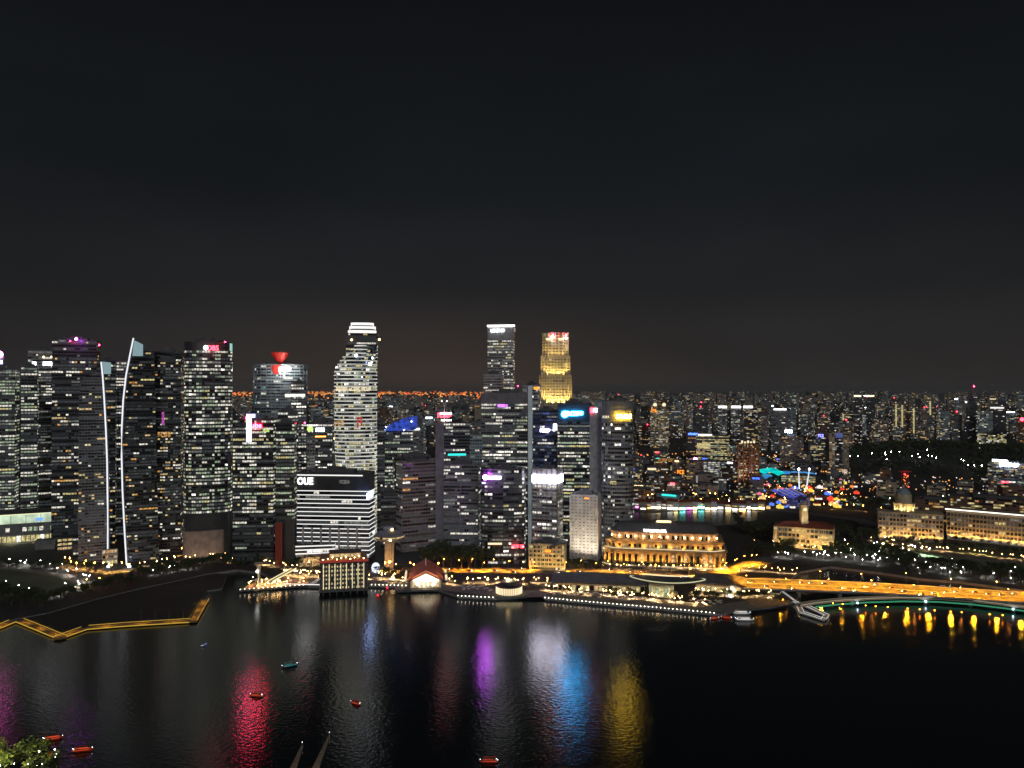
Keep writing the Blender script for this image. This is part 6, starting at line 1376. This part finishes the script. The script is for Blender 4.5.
# white dotted line of edge lamps along the promenade wall
def dots(pts, n, label, group, z=GZ + .45, r=.30):
    P = [Vector(G(x, y, z)) for x, y in pts]; Ln = sum((b - a).length for a, b in zip(P, P[1:])); first = None
    for i in range(n):
        q, d = on_path(P, Ln * i / n); x, y = q.x + d.y * .45, q.y - d.x * .45
        if first is None:
            mb = MB(); mb.ball(x, y, z, r, L['edge'], 8, 4); mb.cyl(x, y + .3, .12, z - 2, z, M['metal'], 5); first = mb.build('edge_lamp', None, (x, y, z)); o = first
        else: o = first.copy(); C.objects.link(o); o.location = (x, y, z)
        tag(o, label, 'edge lamp', group)
dots([(545, 597), (600, 602), (660, 607), (718, 612.5)], 44, 'round white edge lamp in the dotted line along the promenade wall', 'edge lamps of the long promenade')
dots([(458, 595), (497, 597)], 10, 'round white edge lamp right of the pier hall', 'edge lamps right of the pier hall')
dots([(372, 584), (410, 585)], 10, 'round white edge lamp on the quay left of the pier hall', 'edge lamps left of the pier hall')
# ---- parasols on the terraces
pr = thing('parasol', 'parasol', 'parasol', (0, 0, -500)); mb = MB(); mb.cyl(0, 0, .06, 0, 2.7, M['metal'], 5); o = mb.build('pole', None); o.parent = pr
mb = MB(); mb.loft([[(1.9 * math.cos(i * math.pi / 4), 1.9 * math.sin(i * math.pi / 4), 2.3) for i in range(8)], [(.1 * math.cos(i * math.pi / 4), .1 * math.sin(i * math.pi / 4), 3.1) for i in range(8)]], M['white']); o = mb.build('canopy', None); o.parent = pr
pr_used = False
for pts, n, lb in ((((250, 583), (305, 584)), 26, 'on the timber quay deck'), (((372, 580), (408, 583)), 18, 'left of the pier hall'), (((460, 589), (492, 591)), 16, 'right of the pier hall'), (((550, 594), (645, 600)), 40, 'on the long promenade'), (((690, 602), (722, 605)), 16, 'beside the lion fish statue')):
    for i in range(n):
        u = (i + rnd.random()) / n; x, y = G(pts[0][0] + (pts[1][0] - pts[0][0]) * u, pts[0][1] + (pts[1][1] - pts[0][1]) * u + rnd.uniform(-2.5, 2.5))
        o = copy_tree(pr) if pr_used else pr; pr_used = True; o.location = (x, y, GZ + .4 if 'deck' in lb else GZ); tag(o, 'white cafe parasol ' + lb, 'parasol', 'parasols ' + lb)
for i in range(22):
    x, y = G(246 + rnd.uniform(0, 60), 580 + rnd.uniform(0, 9), 3); lamp('warm', x, y, 2.9, 'warm lamp on the timber quay deck', 'lamps on the timber quay deck').scale = (1, 1, .7)
for x_, in ((270,), (298,), (282,)): x, y = G(x_, 583, 3); spot(None, (x, y, 12), (x, y, 2), 7000, (1, .50, .25), 120, .4, 'deck_floodlight')
# ---- cars
def car_proto(m, label):
    root = thing('car', label, 'car', (0, 0, -500))
    mb = MB(); sec = lambda x, w_, z0, z1: [(x, -w_, z0), (x, w_, z0), (x, w_, z1), (x, -w_, z1)]
    mb.loft([sec(-2.2, .8, .35, .8), sec(-1.9, .9, .3, .95), (sec(-.9, .92, .3, .98)), sec(.9, .92, .3, .95), sec(1.9, .88, .3, .75), sec(2.2, .8, .35, .65)], m); o = mb.build('body', None); o.parent = root
    mb = MB(); mb.loft([[(-1.7, -.8, .95), (1.1, -.8, .95), (1.1, .8, .95), (-1.7, .8, .95)], [(-1.2, -.65, 1.45), (.4, -.65, 1.45), (.4, .65, 1.45), (-1.2, .65, 1.45)]], M['glass']); o = mb.build('cabin', None); o.parent = root
    for sx in (-1.4, 1.4):
        for sy in (-.86, .86): mb = MB(); ring = lambda y: [(sx + .32 * math.cos(i * math.pi / 5), y, .32 + .32 * math.sin(i * math.pi / 5)) for i in range(10)]; mb.loft([ring(sy - .1), ring(sy + .1)], M['tyre']); o = mb.build('wheel', None); o.parent = root
    for sy in (-.6, .6):
        mb = MB(); mb.box(2.18, 2.26, sy - .15, sy + .15, .5, .68, L['spot']); o = mb.build('headlight', None); o.parent = root
        mb = MB(); mb.box(-2.26, -2.18, sy - .15, sy + .15, .6, .75, L['red']); o = mb.build('taillight', None); o.parent = root
    return root
cars = [(car_proto(M['white'], 'c'), 'white'), (car_proto(mat('car_dark', (.03, .03, .04), .3), 'c'), 'dark'), (car_proto(mat('car_silver', (.4, .4, .42), .3, .6), 'c'), 'silver'), (car_proto(mat('car_red', (.35, .03, .02), .35), 'c'), 'red')]
cu2 = set(); side_n = 0
def put_car(x, y, z, ang, lb, grp):
    k = rnd.randrange(4); o = copy_tree(cars[k][0]) if k in cu2 else cars[k][0]; cu2.add(k); o.location = (x, y, z); o.rotation_euler = (0, 0, ang); tag(o, cars[k][1] + ' car ' + lb, 'car', grp)
for i in range(34):
    s_ = 14 + i * 11.5 + rnd.uniform(-3, 3); q, d = on_path(Pb, s_); n = Vector((-d.y, d.x)); lane = rnd.choice((-16.3, -12, -7.5, -3, 3, 7.5, 12)); left = lane > 0
    put_car(q.x + n.x * lane, q.y + n.y * lane, bz, math.atan2(d.y, d.x) + (math.pi if left else math.pi), 'driving on the far lanes of the road bridge' if left else 'driving on the near lanes of the road bridge', 'cars on the road bridge')
Pr = [Vector(G(*p)) for p in road_pts]; Lr = sum((b - a).length for a, b in zip(Pr, Pr[1:]))
for i in range(22):
    q, d = on_path(Pr, Lr * (i + rnd.random()) / 22); n = Vector((-d.y, d.x)); lane = rnd.choice((-8, -3, 3, 8)); put_car(q.x + n.x * lane, q.y + n.y * lane, GZ + .02, math.atan2(d.y, d.x) + (math.pi if lane > 0 else 0), 'on the shore road behind the promenade', 'cars on the shore road')
# ---- boats
def boat_proto(hull, trim, lit, label):
    root = thing('river_boat', label, 'boat', (0, 0, -500)); mb = MB()
    S = [(-6.2, 1.2, .9), (-5, 1.7, .2), (-2, 2.0, -.2), (2, 2.0, -.2), (4.6, 1.3, .1), (6.6, .15, 1.0)]
    mb.loft([[(x, -w_, 1.25 + (.5 if abs(x) > 5.5 else 0)), (x, -w_ * .7, z0), (x, w_ * .7, z0), (x, w_, 1.25 + (.5 if abs(x) > 5.5 else 0))] for x, w_, z0 in S], hull); o = mb.build('hull', None); o.parent = root
    mb = MB(); mb.box(-4.6, 3.4, -1.7, 1.7, 3.0, 3.25, trim); o = mb.build('canopy', None); o.parent = root
    for sx in (-4.3, -1.7, .8, 3.1):
        for sy in (-1.55, 1.55): mb = MB(); mb.cyl(sx, sy, .07, 1.2, 3.0, M['wood'], 5); o = mb.build('canopy_post', None); o.parent = root
    for sy in (-1.85, 1.85): mb = MB(); mb.tube([(-5.2, sy, 1.55), (4.0, sy * .86, 1.55)], .16, lit, 5); o = mb.build('rail_light', None); o.parent = root
    mb = MB(); mb.tube([(-4.7, -1.8, 3.12), (3.5, -1.8, 3.12)], .15, lit, 5); o = mb.build('roof_light', None); o.parent = root
    mb = MB(); mb.box(-4.4, -2.8, -1.2, 1.2, 1.2, 2.9, M['wood']); o = mb.build('wheelhouse', None); o.parent = root
    for sx, sy in ((5.8, 0), (-5.9, .8), (-5.0, -1.0)): mb = MB(); mb.ball(sx, sy, 2.3, .19, L['cool'], 6, 4); mb.cyl(sx, sy, .05, 1.2, 2.2, M['metal'], 4); o = mb.build('lamp', None); o.parent = root
    return root
redl = glow('boat_red_light', (1, .11, .03), .85); teall = glow('boat_teal_light', (.05, .8, .8), .4); bll = glow('boat_blue_light', (.2, .4, 1), .9)
pb_ = boat_proto(M['red'], M['redroof'], redl, 'b'); used_b = False
for px_, py_, ang, sc_, lb in ((54.5, 738.5, 22, 1.0, 'red lit river boat, upper left of the pair in the lower left corner'), (84, 750, 14, 1.0, 'red lit river boat with its canopy glowing, right of the pair at the lower left'), (50, 754, 30, .7, 'small red boat half hidden behind the lower left lamps'),
                               (257, 695.5, 172, .85, 'red lit river boat crossing the red reflection'), (356, 703, 150, .8, 'red and yellow lit river boat below the blue reflection'), (489, 761, 180, .95, 'red lit river boat at the bottom centre with a bright white lamp'), (714, 618.5, 200, .85, 'red boat moored at the promenade tip'), (726, 618, 160, .9, 'red canopied boat moored nearest the statue')):
    o = copy_tree(pb_) if used_b else pb_; used_b = True; x, y = G(px_, py_, 0); o.location = (x, y, -.1); o.rotation_euler = (0, 0, R(ang)); o.scale = (sc_ * .82, sc_ * .7, sc_ * .8); tag(o, lb, 'boat', 'river boats')
    if px_ > 700: o['group'] = 'moored red boats'
o = boat_proto(M['black'], M['dark'], teall, 'dark river boat with teal light under its hull in the middle of the bay'); x, y = G(290, 666, 0); o.location = (x, y, -.1); o.rotation_euler = (0, 0, R(215)); o.scale = (.9,) * 3; o['category'] = 'boat'
o = boat_proto(M['dark'], M['dark'], bll, 'tiny boat with blue and white lamps near the golden boardwalk'); x, y = G(205, 645, 0); o.location = (x, y, -.1); o.rotation_euler = (0, 0, R(80)); o.scale = (.5,) * 3; o['category'] = 'boat'
for px_, py_, lb in ((387.5, 588.5, 'red glowing buoy nearer the quay left of the pier hall'), (378, 596, 'red glowing buoy farther out between water hotel and pier hall')):
    x, y = G(px_, py_, 0); mb = MB(); mb.ball(x, y, 1.2, 1.25, glow('buoy_light', (1, .04, .06), 1.2), 10, 6); mb.cyl(x, y, .9, -.6, .4, M['dark'], 10); tag(mb.build('buoy', None, (x, y, 0)), lb, 'buoy')
# two white boats at the promenade end
wb = boat_proto(M['white'], M['white'], L['strip'], 'white'); 
for i, (px_, py_, lb) in enumerate(((741, 613.5, 'white lit boat behind its twin at the right end of the promenade'), (744, 620, 'white lit boat in front of its twin at the right end of the promenade'))):
    o = wb if i == 0 else copy_tree(wb); x, y = G(px_, py_, 0); o.location = (x, y, 0); o.rotation_euler = (0, 0, R(-4)); o.scale = (1.25, 1.1, .9); tag(o, lb, 'boat')
for root_ in list(C.objects):                                        # anything left unplaced
    if root_.parent is None and root_.location.z < -400:
        for ch in list(root_.children): bpy.data.objects.remove(ch)
        bpy.data.objects.remove(root_)
# ================================================================== the hazy night air
hm = bpy.data.materials.new('haze'); t = nodes_of(hm); t.nodes.remove(t.nodes['Principled BSDF'])
pv = t.nodes.new('ShaderNodeVolumePrincipled'); pv.inputs['Color'].default_value = (.9, .9, .92, 1); pv.inputs['Density'].default_value = 3.5e-5; pv.inputs['Anisotropy'].default_value = .2
t.links.new(pv.outputs[0], t.nodes['Material Output'].inputs['Volume'])
mb = MB(); mb.box(-62000, 62000, -1600, 72000, -3, 330, hm); ob = mb.build('haze'); ob['kind'] = 'stuff'
